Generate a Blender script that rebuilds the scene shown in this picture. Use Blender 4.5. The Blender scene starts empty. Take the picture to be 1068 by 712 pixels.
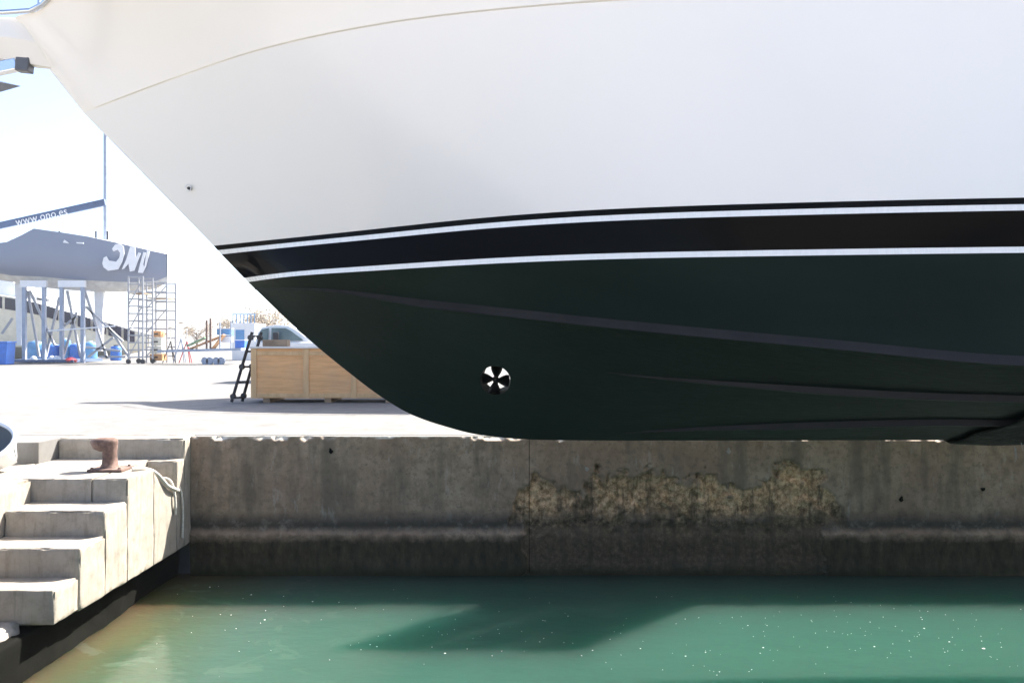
import bpy, bmesh, math, random
import numpy as np
from mathutils import Vector, Matrix
R = math.radians
scene = bpy.context.scene
C = scene.collection

# ------------------------------------------------------------------ camera, sky, sun, exposure
CAM_Z, F = 1.3, 866.0                       # eye height above the quay, focal length in photo pixels (1068 wide)
cam_d = bpy.data.cameras.new('camera'); cam = bpy.data.objects.new('camera', cam_d); C.objects.link(cam)
cam.location = (0, 0, CAM_Z); cam.rotation_euler = (R(90), 0, 0)
cam_d.sensor_width = 36; cam_d.lens = 36 * F / 1068; cam_d.clip_end = 5000; cam_d.clip_start = 0.05
scene.camera = cam
SUN_AZ, SUN_EL = 46.0, 46.0                 # degrees right of straight ahead, degrees up
world = bpy.data.worlds.new('World'); scene.world = world; world.use_nodes = True
wn = world.node_tree; wn.nodes.clear()
sky = wn.nodes.new('ShaderNodeTexSky'); sky.sky_type = 'NISHITA'; sky.sun_disc = False
sky.sun_elevation = R(SUN_EL); sky.sun_rotation = R(SUN_AZ)
sky.air_density = .7; sky.dust_density = 2.4; sky.ozone_density = 1.0
bg = wn.nodes.new('ShaderNodeBackground'); bg.inputs['Strength'].default_value = 0.115
wo = wn.nodes.new('ShaderNodeOutputWorld')
wn.links.new(sky.outputs[0], bg.inputs[0]); wn.links.new(bg.outputs[0], wo.inputs[0])
sun_d = bpy.data.lights.new('sun', 'SUN'); sun_d.energy = 5.0; sun_d.angle = R(0.5); sun_d.color = (1.0, 0.94, 0.85)
sun = bpy.data.objects.new('sun', sun_d); C.objects.link(sun); sun.location = (20, 25, 40)
sdir = Vector((math.sin(R(SUN_AZ)) * math.cos(R(SUN_EL)), math.cos(R(SUN_AZ)) * math.cos(R(SUN_EL)), math.sin(R(SUN_EL))))
sun.rotation_euler = sdir.to_track_quat('Z', 'Y').to_euler()
vs = scene.view_settings
vs.view_transform = 'Standard'; vs.look = 'None'; vs.gamma = 1.0; vs.use_curve_mapping = False
vs.exposure = 1.97
scene.cycles.use_denoising = True
scene.cycles.max_bounces = 8; scene.cycles.diffuse_bounces = 5; scene.cycles.glossy_bounces = 4
scene.cycles.transparent_max_bounces = 8; scene.cycles.volume_bounces = 1
scene.cycles.sample_clamp_indirect = 6

# ------------------------------------------------------------------ helpers
def pt(px, py, depth):
    "photo pixel + distance in metres -> place in the yard"
    return Vector(((px - 534) / F * depth, depth, CAM_Z - (py - 356) / F * depth))

def link(o, parent=None):
    C.objects.link(o)
    if parent is not None: o.parent = parent
    return o
def tag(o, label=None, cat=None, group=None, kind=None):
    if label: o['label'] = label
    if cat: o['category'] = cat
    if group: o['group'] = group
    if kind: o['kind'] = kind
    return o
def empty(name, loc, label=None, cat=None, group=None, rz=0):
    o = bpy.data.objects.new(name, None); o.location = loc; o.rotation_euler = (0, 0, rz); o.empty_display_size = .2
    link(o); return tag(o, label, cat, group)
def copy_tree(o, parent=None):
    c = o.copy(); C.objects.link(c); c.parent = parent
    for ch in [x for x in o.children]: copy_tree(ch, c)
    return c

class MB:
    "collects shapes; build() links them as one mesh object (coordinates are world ones minus the parent's location)"
    def __init__(s): s.v = []; s.f = []; s.m = []
    def add(s, verts, faces, m=0):
        b = len(s.v); s.v += [tuple(p) for p in verts]
        s.f += [tuple(i + b for i in f) for f in faces]; s.m += [m] * len(faces); return s
    def box(s, x0, x1, y0, y1, z0, z1, m=0, rot=None, c=None):
        vs_ = [Vector((x, y, z)) for x in (x0, x1) for y in (y0, y1) for z in (z0, z1)]
        if rot is not None:
            cc = Vector(c) if c is not None else Vector(((x0 + x1) / 2, (y0 + y1) / 2, (z0 + z1) / 2))
            vs_ = [rot @ (v - cc) + cc for v in vs_]
        return s.add(vs_, [(0, 1, 3, 2), (4, 6, 7, 5), (0, 4, 5, 1), (2, 3, 7, 6), (0, 2, 6, 4), (1, 5, 7, 3)], m)
    def bar(s, a, b, w, h, m=0, up=(0, 0, 1)):
        a, b = Vector(a), Vector(b); d = (b - a).normalized(); u = Vector(up)
        if abs(d.dot(u)) > .98: u = Vector((0, 1, 0))
        x = d.cross(u).normalized() * w / 2; y = x.cross(d).normalized() * h / 2
        vs_ = [p + i * x + j * y for p in (a, b) for i, j in ((-1, -1), (1, -1), (1, 1), (-1, 1))]
        return s.add(vs_, [(0, 1, 2, 3), (7, 6, 5, 4), (0, 4, 5, 1), (1, 5, 6, 2), (2, 6, 7, 3), (3, 7, 4, 0)], m)
    def tube(s, path, r, n=8, m=0, cap=True):
        path = [Vector(p) for p in path]; k = len(path)
        rr = r if isinstance(r, (list, tuple)) else [r] * k
        rings = []; u = None
        for i, p in enumerate(path):
            d = (path[min(i + 1, k - 1)] - path[max(i - 1, 0)]).normalized()
            if u is None: u = d.orthogonal().normalized()
            else:
                u = (u - d * u.dot(d)); u = u.normalized() if u.length > 1e-6 else d.orthogonal().normalized()
            w = d.cross(u)
            rings.append([p + rr[i] * (math.cos(2 * math.pi * j / n) * u + math.sin(2 * math.pi * j / n) * w) for j in range(n)])
        vs_ = [q for rg in rings for q in rg]; fs = []
        for i in range(k - 1):
            for j in range(n):
                j2 = (j + 1) % n
                fs.append((i * n + j, i * n + j2, (i + 1) * n + j2, (i + 1) * n + j))
        if cap: fs += [tuple(range(n - 1, -1, -1)), tuple((k - 1) * n + j for j in range(n))]
        return s.add(vs_, fs, m)
    def prism(s, outline, a, b, axis='y', m=0):
        "outline in the plane across axis; extruded from a to b"
        def P(u, v, t): return {'y': (u, t, v), 'x': (t, u, v), 'z': (u, v, t)}[axis]
        n = len(outline)
        vs_ = [P(u, v, a) for u, v in outline] + [P(u, v, b) for u, v in outline]
        fs = [tuple(range(n)), tuple(range(2 * n - 1, n - 1, -1))] + [(i, n + i, n + (i + 1) % n, (i + 1) % n) for i in range(n)]
        return s.add(vs_, fs, m)
    def grid(s, P, m=0, flip=False):
        "P[i][j] points"
        ni, nj = len(P), len(P[0]); fs = []
        for i in range(ni - 1):
            for j in range(nj - 1):
                q = (i * nj + j, (i + 1) * nj + j, (i + 1) * nj + j + 1, i * nj + j + 1)
                fs.append(q[::-1] if flip else q)
        return s.add([p for row in P for p in row], fs, m)
    def build(s, name, mats, parent=None, smooth=None, fix=True, bevel=0):
        me = bpy.data.meshes.new(name)
        off = Vector((0, 0, 0))
        if parent is not None:
            q = parent
            while q is not None: off = off + q.location; q = q.parent
        me.from_pydata([tuple(Vector(v) - off) for v in s.v], [], s.f)
        for mt in (mats if isinstance(mats, (list, tuple)) else [mats]): me.materials.append(mt)
        me.polygons.foreach_set('material_index', s.m)
        if fix or bevel:
            bm = bmesh.new(); bm.from_mesh(me)
            if bevel:
                bmesh.ops.remove_doubles(bm, verts=bm.verts, dist=1e-5)
                bmesh.ops.bevel(bm, geom=[e for e in bm.edges if len(e.link_faces) == 2 and e.calc_face_angle(0) > .6], offset=bevel, segments=2, affect='EDGES', profile=.6)
            bmesh.ops.recalc_face_normals(bm, faces=bm.faces)
            bm.to_mesh(me); bm.free()
        if smooth is not None:
            me.polygons.foreach_set('use_smooth', [True] * len(me.polygons)); me.set_sharp_from_angle(angle=R(smooth))
        me.update()
        return link(bpy.data.objects.new(name, me), parent)

def vnoise(p, seed=0):
    "smooth value noise, p (n,3) -> (n,) in -1..1"
    p = np.asarray(p, float); i = np.floor(p).astype(np.int64); f = p - i; f = f * f * (3 - 2 * f)
    def h(a):
        n = (a[:, 0] * 374761393 + a[:, 1] * 668265263 + a[:, 2] * 2147483647 + seed * 1274126177) & 0xffffffff
        n = ((n ^ (n >> 13)) * 1274126177) & 0xffffffff
        return ((n ^ (n >> 16)) & 0xffff) / 32767.5 - 1
    out = 0
    for a in (0, 1):
        for b in (0, 1):
            for c in (0, 1):
                w = (f[:, 0] if a else 1 - f[:, 0]) * (f[:, 1] if b else 1 - f[:, 1]) * (f[:, 2] if c else 1 - f[:, 2])
                out = out + w * h(i + np.array([a, b, c]))
    return out
def fbm(p, seed=0, octv=4):
    p = np.asarray(p, float); o = 0; a = .5
    for k in range(octv): o = o + a * vnoise(p * 2 ** k, seed + 17 * k); a *= .5
    return o

def rough_block(name, x0, x1, y0, y1, z0, z1, mat, parent=None, res=.06, r=.025, amp=.007, seed=1, top=None, freq=5.0):
    "a cast-concrete block: rounded, slightly uneven and chipped edges; top(x,y) may lower the top face"
    def ticks(a, b):
        n = max(1, int(round((b - a - 2 * r) / res)))
        return [a, a + r * .45] + list(np.linspace(a + r, b - r, n + 1)) + [b - r * .45, b]
    T = [ticks(x0, x1), ticks(y0, y1), ticks(z0, z1)]
    V = []; Fc = []
    for ax in range(3):
        u, w = [(1, 2), (0, 2), (0, 1)][ax]
        for side in (0, 1):
            base = len(V); nu, nw = len(T[u]), len(T[w])
            for a in T[u]:
                for b in T[w]:
                    p = [0, 0, 0]; p[u] = a; p[w] = b; p[ax] = T[ax][-1 if side else 0]; V.append(p)
            for i in range(nu - 1):
                for j in range(nw - 1):
                    Fc.append((base + i * nw + j, base + (i + 1) * nw + j, base + (i + 1) * nw + j + 1, base + i * nw + j + 1))
    V = np.array(V); lo = np.array([x0, y0, z0]) + r; hi = np.array([x1, y1, z1]) - r
    q = np.clip(V, lo, hi); d = V - q; L = np.linalg.norm(d, axis=1, keepdims=True); L[L == 0] = 1
    edge = ((np.abs(d) > 1e-6).sum(1) >= 2).astype(float)
    n = d / L
    chip = (np.clip(fbm(V * 3.1, seed + 5) - .10, 0, 1) * .12 + np.clip(fbm(V * 11, seed + 8) - .08, 0, 1) * .05) * edge
    V2 = q + n * (r + amp * fbm(V * freq, seed)[:, None] * 1.6 - chip[:, None])
    if top is not None:
        for i in range(len(V2)):
            t = top(V2[i, 0], V2[i, 1])
            k = (V2[i, 2] - z0) / (z1 - z0); V2[i, 2] = z0 + k * (t - z0)
    m = MB(); m.add([tuple(v) for v in V2], Fc)
    o = m.build(name, mat, parent, fix=False)
    bm = bmesh.new(); bm.from_mesh(o.data); bmesh.ops.remove_doubles(bm, verts=bm.verts, dist=2e-4)
    bmesh.ops.recalc_face_normals(bm, faces=bm.faces); bm.to_mesh(o.data); bm.free()
    o.data.polygons.foreach_set('use_smooth', [True] * len(o.data.polygons)); o.data.set_sharp_from_angle(angle=R(50))
    return o

def pchip(xs, ys):
    xs = np.array(xs, float); ys = np.array(ys, float); h = np.diff(xs); dl = np.diff(ys) / h
    m = np.zeros(len(xs)); m[0] = dl[0]; m[-1] = dl[-1]
    for k in range(1, len(xs) - 1):
        if dl[k - 1] * dl[k] > 0:
            w1 = 2 * h[k] + h[k - 1]; w2 = h[k] + 2 * h[k - 1]; m[k] = (w1 + w2) / (w1 / dl[k - 1] + w2 / dl[k])
    def f(x):
        x = np.clip(np.asarray(x, float), xs[0], xs[-1]); k = np.clip(np.searchsorted(xs, x) - 1, 0, len(xs) - 2)
        t = (x - xs[k]) / h[k]
        return ((2 * t**3 - 3 * t**2 + 1) * ys[k] + (t**3 - 2 * t**2 + t) * h[k] * m[k] + (-2 * t**3 + 3 * t**2) * ys[k + 1] + (t**3 - t**2) * h[k] * m[k + 1])
    return f
def nat(xs, ys):
    "natural cubic spline: smoother than pchip, for fair hull lines"
    xs = np.array(xs, float); ys = np.array(ys, float); n = len(xs); h = np.diff(xs)
    A = np.zeros((n, n)); b = np.zeros(n); A[0, 0] = A[-1, -1] = 1
    for i in range(1, n - 1):
        A[i, i - 1] = h[i - 1]; A[i, i] = 2 * (h[i - 1] + h[i]); A[i, i + 1] = h[i]
        b[i] = 6 * ((ys[i + 1] - ys[i]) / h[i] - (ys[i] - ys[i - 1]) / h[i - 1])
    M = np.linalg.solve(A, b)
    def f(x):
        x = np.clip(np.asarray(x, float), xs[0], xs[-1]); k = np.clip(np.searchsorted(xs, x) - 1, 0, n - 2)
        a = (xs[k + 1] - x) / h[k]; c = (x - xs[k]) / h[k]
        return a * ys[k] + c * ys[k + 1] + ((a**3 - a) * M[k] + (c**3 - c) * M[k + 1]) * h[k]**2 / 6
    return f

# ------------------------------------------------------------------ materials
class NT:
    def __init__(s, name):
        s.mat = bpy.data.materials.new(name); s.mat.use_nodes = True; s.t = s.mat.node_tree; s.n = s.t.nodes
        s.b = s.n['Principled BSDF']; s.co = None
    def node(s, kind, **kw):
        nd = s.n.new('ShaderNode' + kind)
        for k, v in kw.items(): setattr(nd, k, v)
        return nd
    def lk(s, a, b): s.t.links.new(a, b)
    def coord(s):
        if s.co is None: s.co = s.node('NewGeometry').outputs['Position']
        return s.co
    def objco(s): return s.node('TexCoord').outputs['Object']
    def noise(s, scale, detail=5, rough=.55, co=None, stretch=None, dist=0):
        nd = s.node('TexNoise'); nd.inputs['Scale'].default_value = scale; nd.inputs['Detail'].default_value = detail
        nd.inputs['Roughness'].default_value = rough; nd.inputs['Distortion'].default_value = dist
        c = co or s.coord()
        if stretch:
            mp = s.node('Mapping'); mp.inputs['Scale'].default_value = stretch; s.lk(c, mp.inputs[0]); c = mp.outputs[0]
        s.lk(c, nd.inputs['Vector']); return nd.outputs['Fac']
    def ramp(s, fac, stops, interp='LINEAR'):
        nd = s.node('ValToRGB'); cr = nd.color_ramp; cr.interpolation = interp
        while len(cr.elements) < len(stops): cr.elements.new(.5)
        for e, (p, c) in zip(cr.elements, stops):
            e.position = p; e.color = tuple(c) + (1,) if not np.isscalar(c) else (c, c, c, 1)
        s.lk(fac, nd.inputs[0]); return nd.outputs[0]
    def mix(s, fac, a, b, mode='MIX'):
        nd = s.node('Mix', data_type='RGBA', blend_type=mode)
        for key, v in (('Factor', fac), ('A', a), ('B', b)):
            sock = nd.inputs[0] if key == 'Factor' else [i for i in nd.inputs if i.name == key and i.type == 'RGBA'][0]
            if hasattr(v, 'default_value'): s.lk(v, sock)
            elif key == 'Factor': sock.default_value = v
            else: sock.default_value = tuple(v) + (1,)
        return [o for o in nd.outputs if o.type == 'RGBA'][0]
    def math(s, op, a, b=0.0, c=0.0, clamp=False):
        nd = s.node('Math', operation=op, use_clamp=clamp)
        for k, v in enumerate((a, b, c)):
            if hasattr(v, 'default_value'): s.lk(v, nd.inputs[k])
            else: nd.inputs[k].default_value = v
        return nd.outputs[0]
    def xyz(s):
        nd = s.node('SeparateXYZ'); s.lk(s.coord(), nd.inputs[0]); return nd.outputs
    def attr(s, name): nd = s.node('Attribute'); nd.attribute_name = name; return nd.outputs['Fac']
    def bump(s, h, strength=.3, dist=.01):
        nd = s.node('Bump'); nd.inputs['Strength'].default_value = strength; nd.inputs['Distance'].default_value = dist
        s.lk(h, nd.inputs['Height']); s.lk(nd.outputs[0], s.b.inputs['Normal'])
    def set(s, **kw):
        for k, v in kw.items():
            i = s.b.inputs[k.replace('_', ' ')]
            if hasattr(v, 'default_value'): s.lk(v, i)
            elif i.type == 'RGBA': i.default_value = tuple(v) + (1,)
            else: i.default_value = v
        return s
def plain(name, col, rough=.6, metal=0, var=.18, scale=3.0, coat=0, bump=0, spec=.5):
    t = NT(name)
    n = t.noise(scale, 6, .6, co=t.objco())
    a = tuple(c * (1 - var) for c in col); b = tuple(min(1, c * (1 + var)) for c in col)
    t.set(Base_Color=t.ramp(n, [(.3, a), (.7, b)]), Metallic=metal, Coat_Weight=coat, Specular_IOR_Level=spec)
    t.set(Roughness=t.ramp(n, [(.3, max(0, rough - .08)), (.7, min(1, rough + .08))]))
    if bump: t.bump(t.noise(scale * 9, 4, .6, co=t.objco()), bump, .004)
    return t.mat

M = {}
def gelcoat(name, col, rough, coat=.0, wave=.0):
    t = NT(name); n = t.noise(.8, 3, .5, co=t.objco())
    g = t.noise(26, 4, .7, co=t.objco(), stretch=(1, 1, .25))
    a = tuple(c * .985 for c in col)
    t.set(Base_Color=t.ramp(n, [(.35, a), (.65, col)]), Roughness=t.ramp(g, [(.35, rough), (.75, rough + .07)]), Coat_Weight=coat, Coat_Roughness=.04)
    if max(col) < .1: t.set(Specular_IOR_Level=.035)
    if wave: t.bump(t.noise(1.3, 2, .4, co=t.objco()), wave, .02)
    return t.mat
M['white'] = gelcoat('white_gelcoat', (.80, .785, .755), .16, wave=.02)
M['cream'] = gelcoat('bow_flare_bounce_gelcoat', (.83, .795, .735), .10, wave=.03)  # flare warmer than the topsides: light bounced off the ground put into colour
M['black_gloss'] = gelcoat('black_gelcoat', (.004, .004, .004), .05, wave=.03)
M['pin'] = gelcoat('white_stripe', (.80, .80, .78), .25)
t = NT('black_antifouling')                         # matt, brushed-on paint; its green tint imitates light bounced off the water
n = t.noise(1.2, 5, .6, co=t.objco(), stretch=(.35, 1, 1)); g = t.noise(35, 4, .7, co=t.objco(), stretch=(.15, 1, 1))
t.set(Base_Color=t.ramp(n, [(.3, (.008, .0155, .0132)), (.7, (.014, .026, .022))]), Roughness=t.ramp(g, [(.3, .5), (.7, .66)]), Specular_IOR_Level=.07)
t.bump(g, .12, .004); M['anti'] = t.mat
M['rail_anti'] = plain('black_antifouling_rail', (.026, .0245, .0245), .55, var=.2, scale=4, spec=.15)
M['steel'] = plain('stainless_steel', (.62, .63, .64), .18, metal=1, var=.05)
M['bronze'] = plain('propeller_black', (.012, .012, .012), .35, var=.2)
M['wood'] = plain('timber', (.28, .20, .13), .8, var=.35, scale=4, bump=.4)
M['galv'] = plain('galvanised_steel', (.42, .44, .46), .45, metal=.7, var=.15)
M['dark'] = plain('dark_rubber', (.012, .012, .012), .7)
M['hole'] = plain('drain_bore', (.02, .02, .02), .6)

def concrete(name, base, stains=.35, bump=.35, warm=(1, .96, .9), scale=1.0):
    t = NT(name)
    big = t.noise(.55 * scale, 6, .6); mid = t.noise(3.2 * scale, 7, .65); fine = t.noise(45 * scale, 5, .7)
    c = t.ramp(mid, [(.25, tuple(base * (1 - stains * .8) * w for w in warm)), (.5, tuple(base * w for w in warm)), (.8, tuple(base * 1.16 * w for w in warm))])
    c = t.mix(t.ramp(big, [(.38, 0.0), (.62, .45)]), c, tuple(base * .72 * w for w in warm))
    pit = t.ramp(t.noise(80 * scale, 3, .5), [(.66, 0.0), (.72, .55)])
    c = t.mix(pit, c, tuple(base * .4 * w for w in warm))
    streak = t.noise(5.5 * scale, 6, .7, stretch=(1, 1, .12))
    c = t.mix(t.ramp(streak, [(.52, 0.0), (.66, stains)]), c, tuple(base * .5 * w for w in (warm[0], warm[1] * .95, warm[2] * .85)))
    c = t.mix(t.ramp(t.noise(17 * scale, 6, .75), [(.56, 0.0), (.70, stains)]), c, tuple(base * .55 * w for w in warm))
    t.set(Base_Color=c, Roughness=.88, Specular_IOR_Level=.25 if base > .02 else .08)
    t.bump(t.math('ADD', t.math('MULTIPLY', mid, .6), t.math('MULTIPLY', fine, .25)), bump, .012)
    return t.mat
M['yard'] = concrete('yard_concrete', .19, .35, .3, (1, .975, .93), .6)
M['asphalt'] = concrete('near_quay_concrete', .38, .3, .4, (1, .93, .84), 1.0)
M['step'] = concrete('step_concrete', .34, .45, .5, (1, .905, .765), 2.3)
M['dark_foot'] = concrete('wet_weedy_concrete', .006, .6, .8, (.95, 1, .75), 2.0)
M['rock'] = concrete('rubble_stone', .30, .4, .6, (1, .95, .86), 3.0)

# ------------------------------------------------------------------ the slip, quay and yard
WY, WX, WZ, NY = 11.36, -4.4, -1.9, 2.9           # far wall face, head wall face, water level, near wall face
m = MB()
m.box(WX - 600, 600, WY + .20, 640, -3.2, 0)
g = m.build('yard_ground', M['yard']); tag(g, 'pale sunlit concrete of the boatyard behind the slip', None, kind='structure')
m = MB(); m.box(-604, -6.10, 10.70, WY + .196, -3.2, -.003)
tag(m.build('yard_apron', M['yard']), 'raised concrete apron beside the landing', None, kind='structure')
m = MB(); m.box(-604, 600, -300, NY, -3.2, 0)
tag(m.build('near_quay', M['asphalt']), 'concrete quay on the near side of the slip', None, kind='structure')
m = MB(); m.box(-604, -6.3, NY + .004, 9.496, -3.2, -.28)
tag(m.build('lower_apron', M['yard']), 'lower concrete apron beside the steps', None, kind='structure')
m = MB(); m.box(-40, 600, NY - 2, WY + 2, -4.6, -4.4)
tag(m.build('slip_bed', plain('mud', (.06, .07, .045), .9)), 'muddy bed of the slip', None, kind='structure')

# far wall: two cast panels, footing ledge, worn patch with exposed aggregate; modelled as a fine relief
def wall_panel(name, xa, xb, parent, mat):
    xs = np.unique(np.concatenate([np.arange(xa, min(xb, 8.0), .022), np.linspace(min(xb, 8.0), xb, 40 if xb > 8.01 else 2)])); xs[-1] = xb
    zs = np.concatenate([np.arange(-2.5, -.02, .02), [-.02, -.008, 0.0]])
    X, Z = np.meshgrid(xs, zs, indexing='ij'); p = np.stack([X.ravel(), np.zeros(X.size), Z.ravel()], 1)
    n1 = fbm(p * 1.4, 3); n2 = fbm(p * 6, 9, 5); n3 = fbm(p * 19, 21, 4)
    x, z = p[:, 0], p[:, 2]
    topo = pchip([-.12, .10, .5, .95, 1.15, 1.6, 1.95, 2.3, 2.6, 2.95, 3.25, 3.6, 3.95, 4.15, 4.4, 4.58, 4.7],
                 [-1.5, -.66, -.58, -.66, -.47, -.50, -.43, -.58, -.52, -.70, -.66, -.50, -.43, -.47, -.72, -1.15, -1.7])(x)
    inside = (x > -.10) & (x < 4.62)
    lim = topo + n2 * .24 + n1 * .08 + n3 * .06
    ero = np.where(inside, np.clip((lim - z) / .07 + .2, 0, 1), 0)
    ero = ero * np.clip((z + 1.30 + .16 * n2) / .26, 0, 1)
    lowbreak = np.where((x > .16 + .12 * n2) & (x < 4.26 + .16 * n2), np.clip((-1.13 + .05 * n2 - z) / .06, 0, 1), 0)
    out = .006 * n1 + .004 * n3 + .003 * n2
    edge_z = -1.28 + .03 * n2 + .02 * n3 + .02 * n1
    led = np.clip((edge_z - z) / .045, 0, 1)
    out += (.036 + .014 * n2 - .02 * np.clip((-1.30 - z) / .6, 0, 1)) * led * (1 - lowbreak)
    out -= np.clip(1 - np.abs(z + 1.235 + .01 * n2) / .05, 0, 1) * .012
    out -= ero * (.030 + .055 * (n2 + .25) + .040 * n3 + .035 * np.clip(n1, 0, 1))
    out -= lowbreak * (.02 + .03 * n1 + .018 * n2 + .012 * n3)
    chip = np.clip((z + .035 + .05 * np.clip(n2 + .05, 0, 1)) / .035, 0, 1) * np.clip(n2 + .12, 0, 1) * .16
    out -= chip
    lip = np.clip((z + .03 * (1 + n2 * 2)) / .012, 0, 1) * np.clip(n1 * 1.5 + .45, 0, 1)
    out = np.maximum(out, -.135 + .01 * n3)
    V = np.stack([x, WY - out, z], 1)
    mb = MB(); nz = len(zs)
    F_ = [(i * nz + j, (i + 1) * nz + j, (i + 1) * nz + j + 1, i * nz + j + 1) for i in range(len(xs) - 1) for j in range(nz - 1)]
    off = np.array(parent.location)
    mb.v = [tuple(v) for v in V]; mb.f = F_; mb.m = [0] * len(F_)
    # top strip and back edges, running back under the yard sheet
    b = len(mb.v); mb.v += [(xx, WY + .196, -.004) for xx in xs]
    mb.f += [(i * nz + nz - 1, (i + 1) * nz + nz - 1, b + i + 1, b + i) for i in range(len(xs) - 1)]; mb.m += [1] * (len(xs) - 1)
    o = mb.build(name, [mat, M['yard']], parent, fix=False, smooth=45)
    me = o.data
    for an, arr in (('ero', np.clip(ero + .8 * lowbreak, 0, 1)), ('low', lowbreak), ('lip', np.clip(lip + chip * 8, 0, 1))):
        a = me.attributes.new(an, 'FLOAT', 'POINT'); a.data.foreach_set('value', np.concatenate([arr, np.zeros(len(xs))]).astype(np.float32))
    return o
t = NT('quay_wall_concrete')
x_, y_, z_ = t.xyz()
big = t.noise(.9, 6, .62); mid = t.noise(4.5, 7, .68); fine = t.noise(55, 5, .7); drip = t.noise(2.6, 6, .6, stretch=(1, 1, .16))
c = t.ramp(mid, [(.25, (.16, .118, .082)), (.5, (.285, .216, .155)), (.78, (.385, .302, .225))])
c = t.mix(t.ramp(big, [(.42, 0.0), (.62, .6)]), c, (.21, .140, .098))
c = t.mix(t.ramp(t.noise(11, 7, .75), [(.50, 0.0), (.64, .7)]), c, (.12, .095, .07))
c = t.mix(t.ramp(drip, [(.50, 0.0), (.64, .7)]), c, (.11, .092, .07))
c = t.mix(t.ramp(t.noise(7, 5, .7, stretch=(1, 1, .3)), [(.60, 0.0), (.70, .4)]), c, (.36, .345, .31))
c = t.mix(t.ramp(t.noise(3.1, 4, .6, stretch=(1, 1, .22)), [(.66, 0.0), (.74, .55)]), c, (.13, .075, .04))      # rust runs
hz = t.math('ADD', z_, t.math('MULTIPLY', t.math('SUBTRACT', mid, .5), .22))
hz2 = t.math('ADD', z_, t.math('MULTIPLY', t.math('SUBTRACT', drip, .5), .30))
# tide stain: dark crust above the ledge, pale salt line on it, weed below
def mr(v, a, b):
    nd = t.node('MapRange'); nd.inputs[1].default_value = a; nd.inputs[2].default_value = b; t.lk(v, nd.inputs[0]); return nd.outputs[0]
crust = t.math('MULTIPLY', mr(hz2, -1.00, -1.16), mr(hz, -1.32, -1.24))
c = t.mix(t.math('MULTIPLY', crust, .85), c, (.045, .042, .038))
salt = t.math('MULTIPLY', t.math('MULTIPLY', mr(hz, -1.05, -1.17), mr(hz, -1.36, -1.26)), t.ramp(t.noise(6, 6, .75), [(.52, 0.0), (.66, .4)]))
c = t.mix(salt, c, (.30, .275, .235))
weed = mr(hz, -1.33, -1.44)
wc = t.ramp(t.noise(9, 6, .75, stretch=(1, 1, .35)), [(.3, (.018, .018, .011)), (.55, (.055, .047, .028)), (.8, (.115, .094, .058))])
c = t.mix(weed, c, wc)
n17 = t.noise(13, 8, .82)
eroc = t.ramp(n17, [(.30, (.06, .042, .026)), (.45, (.33, .205, .11)), (.56, (.62, .42, .245)), (.72, (.86, .70, .50))])
eroc = t.mix(t.ramp(t.noise(1.7, 5, .6, stretch=(1, 1, .4)), [(.42, 0.0), (.66, .75)]), eroc, t.ramp(n17, [(.35, (.05, .037, .024)), (.65, (.16, .118, .075))]))
lowc = t.ramp(n17, [(.30, (.022, .018, .012)), (.5, (.090, .070, .045)), (.7, (.20, .160, .108))])
eroc = t.mix(mr(t.math('ADD', hz, t.math('MULTIPLY', t.math('SUBTRACT', n17, .5), .35)), -.88, -1.22), eroc, lowc)
vst = t.noise(7, 6, .7, stretch=(1, 1, .10))
eroc = t.mix(t.ramp(vst, [(.50, 0.0), (.62, .75)]), eroc, (.05, .039, .027))
c = t.mix(t.attr('ero'), c, eroc)
c = t.mix(t.attr('lip'), c, (.62, .58, .50))
green = mr(hz, -1.74, -1.86)
c = t.mix(t.math('MULTIPLY', green, .75), c, (.018, .026, .010))
t.set(Base_Color=c, Roughness=t.ramp(mr(hz, -1.6, -1.85), [(0, .9), (1, .35)]), Specular_IOR_Level=.3)
t.bump(t.math('ADD', t.math('MULTIPLY', mid, .5), t.math('MULTIPLY', fine, .35)), .55, .014)
M['wall'] = t.mat
qw = empty('quay_wall', (0, WY, 0), 'stained concrete quay wall with crumbling brown patch above green water', 'wall')
wall_panel('wall_panel', WX + .004, .232, qw, M['wall'])
wall_panel('wall_panel', .240, 60.0, qw, M['wall'])
for k, (px_, py_) in enumerate(((1025, 510), (612, 489), (345, 470), (760, 470), (940, 520))):
    p_ = pt(px_, py_, WY); a0_ = k * 1.3
    prof_ = [(p_.x + (.028 + .012 * math.sin(3 * a + k)) * math.cos(a), p_.z + (.034 + .012 * math.cos(2 * a + k)) * math.sin(a)) for a in np.linspace(0, 2 * math.pi, 10)[:-1]]
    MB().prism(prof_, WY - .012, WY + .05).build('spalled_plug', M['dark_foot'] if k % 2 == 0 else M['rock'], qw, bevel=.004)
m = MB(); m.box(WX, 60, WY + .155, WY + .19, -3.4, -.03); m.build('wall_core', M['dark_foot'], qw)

# the landing with its steps at the head of the slip
ld = empty('landing_steps', (-5.0, 9.5, -.27), 'pale concrete landing with four worn steps down to the water', 'steps')
rough_block('landing_slab', -6.104, -4.8, 9.5, 11.146, -1.45, -.27, M['step'], ld, seed=3, r=.014)
rough_block('landing_slab', -12.0, -6.108, 9.5, 10.694, -1.45, -.27, M['step'], ld, res=.12, seed=4)
rough_block('landing_slab', -4.797, -4.4, 9.5, 10.2, -1.45, -.27, M['step'], ld, seed=5, r=.014, amp=.004)
rough_block('landing_slab', -4.797, -4.4, 10.903, 11.146, -1.45, -.27, M['step'], ld, seed=9, r=.014, amp=.004)
rough_block('broken_corner', -4.797, -4.4, 10.203, 10.897, -1.45, -.27, M['step'], ld, seed=6, res=.05, r=.014, amp=.004,
            top=lambda x, y: -.29 - .42 * (max(0., min(1., (y - 10.2) / .65)) ** .8))
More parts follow.
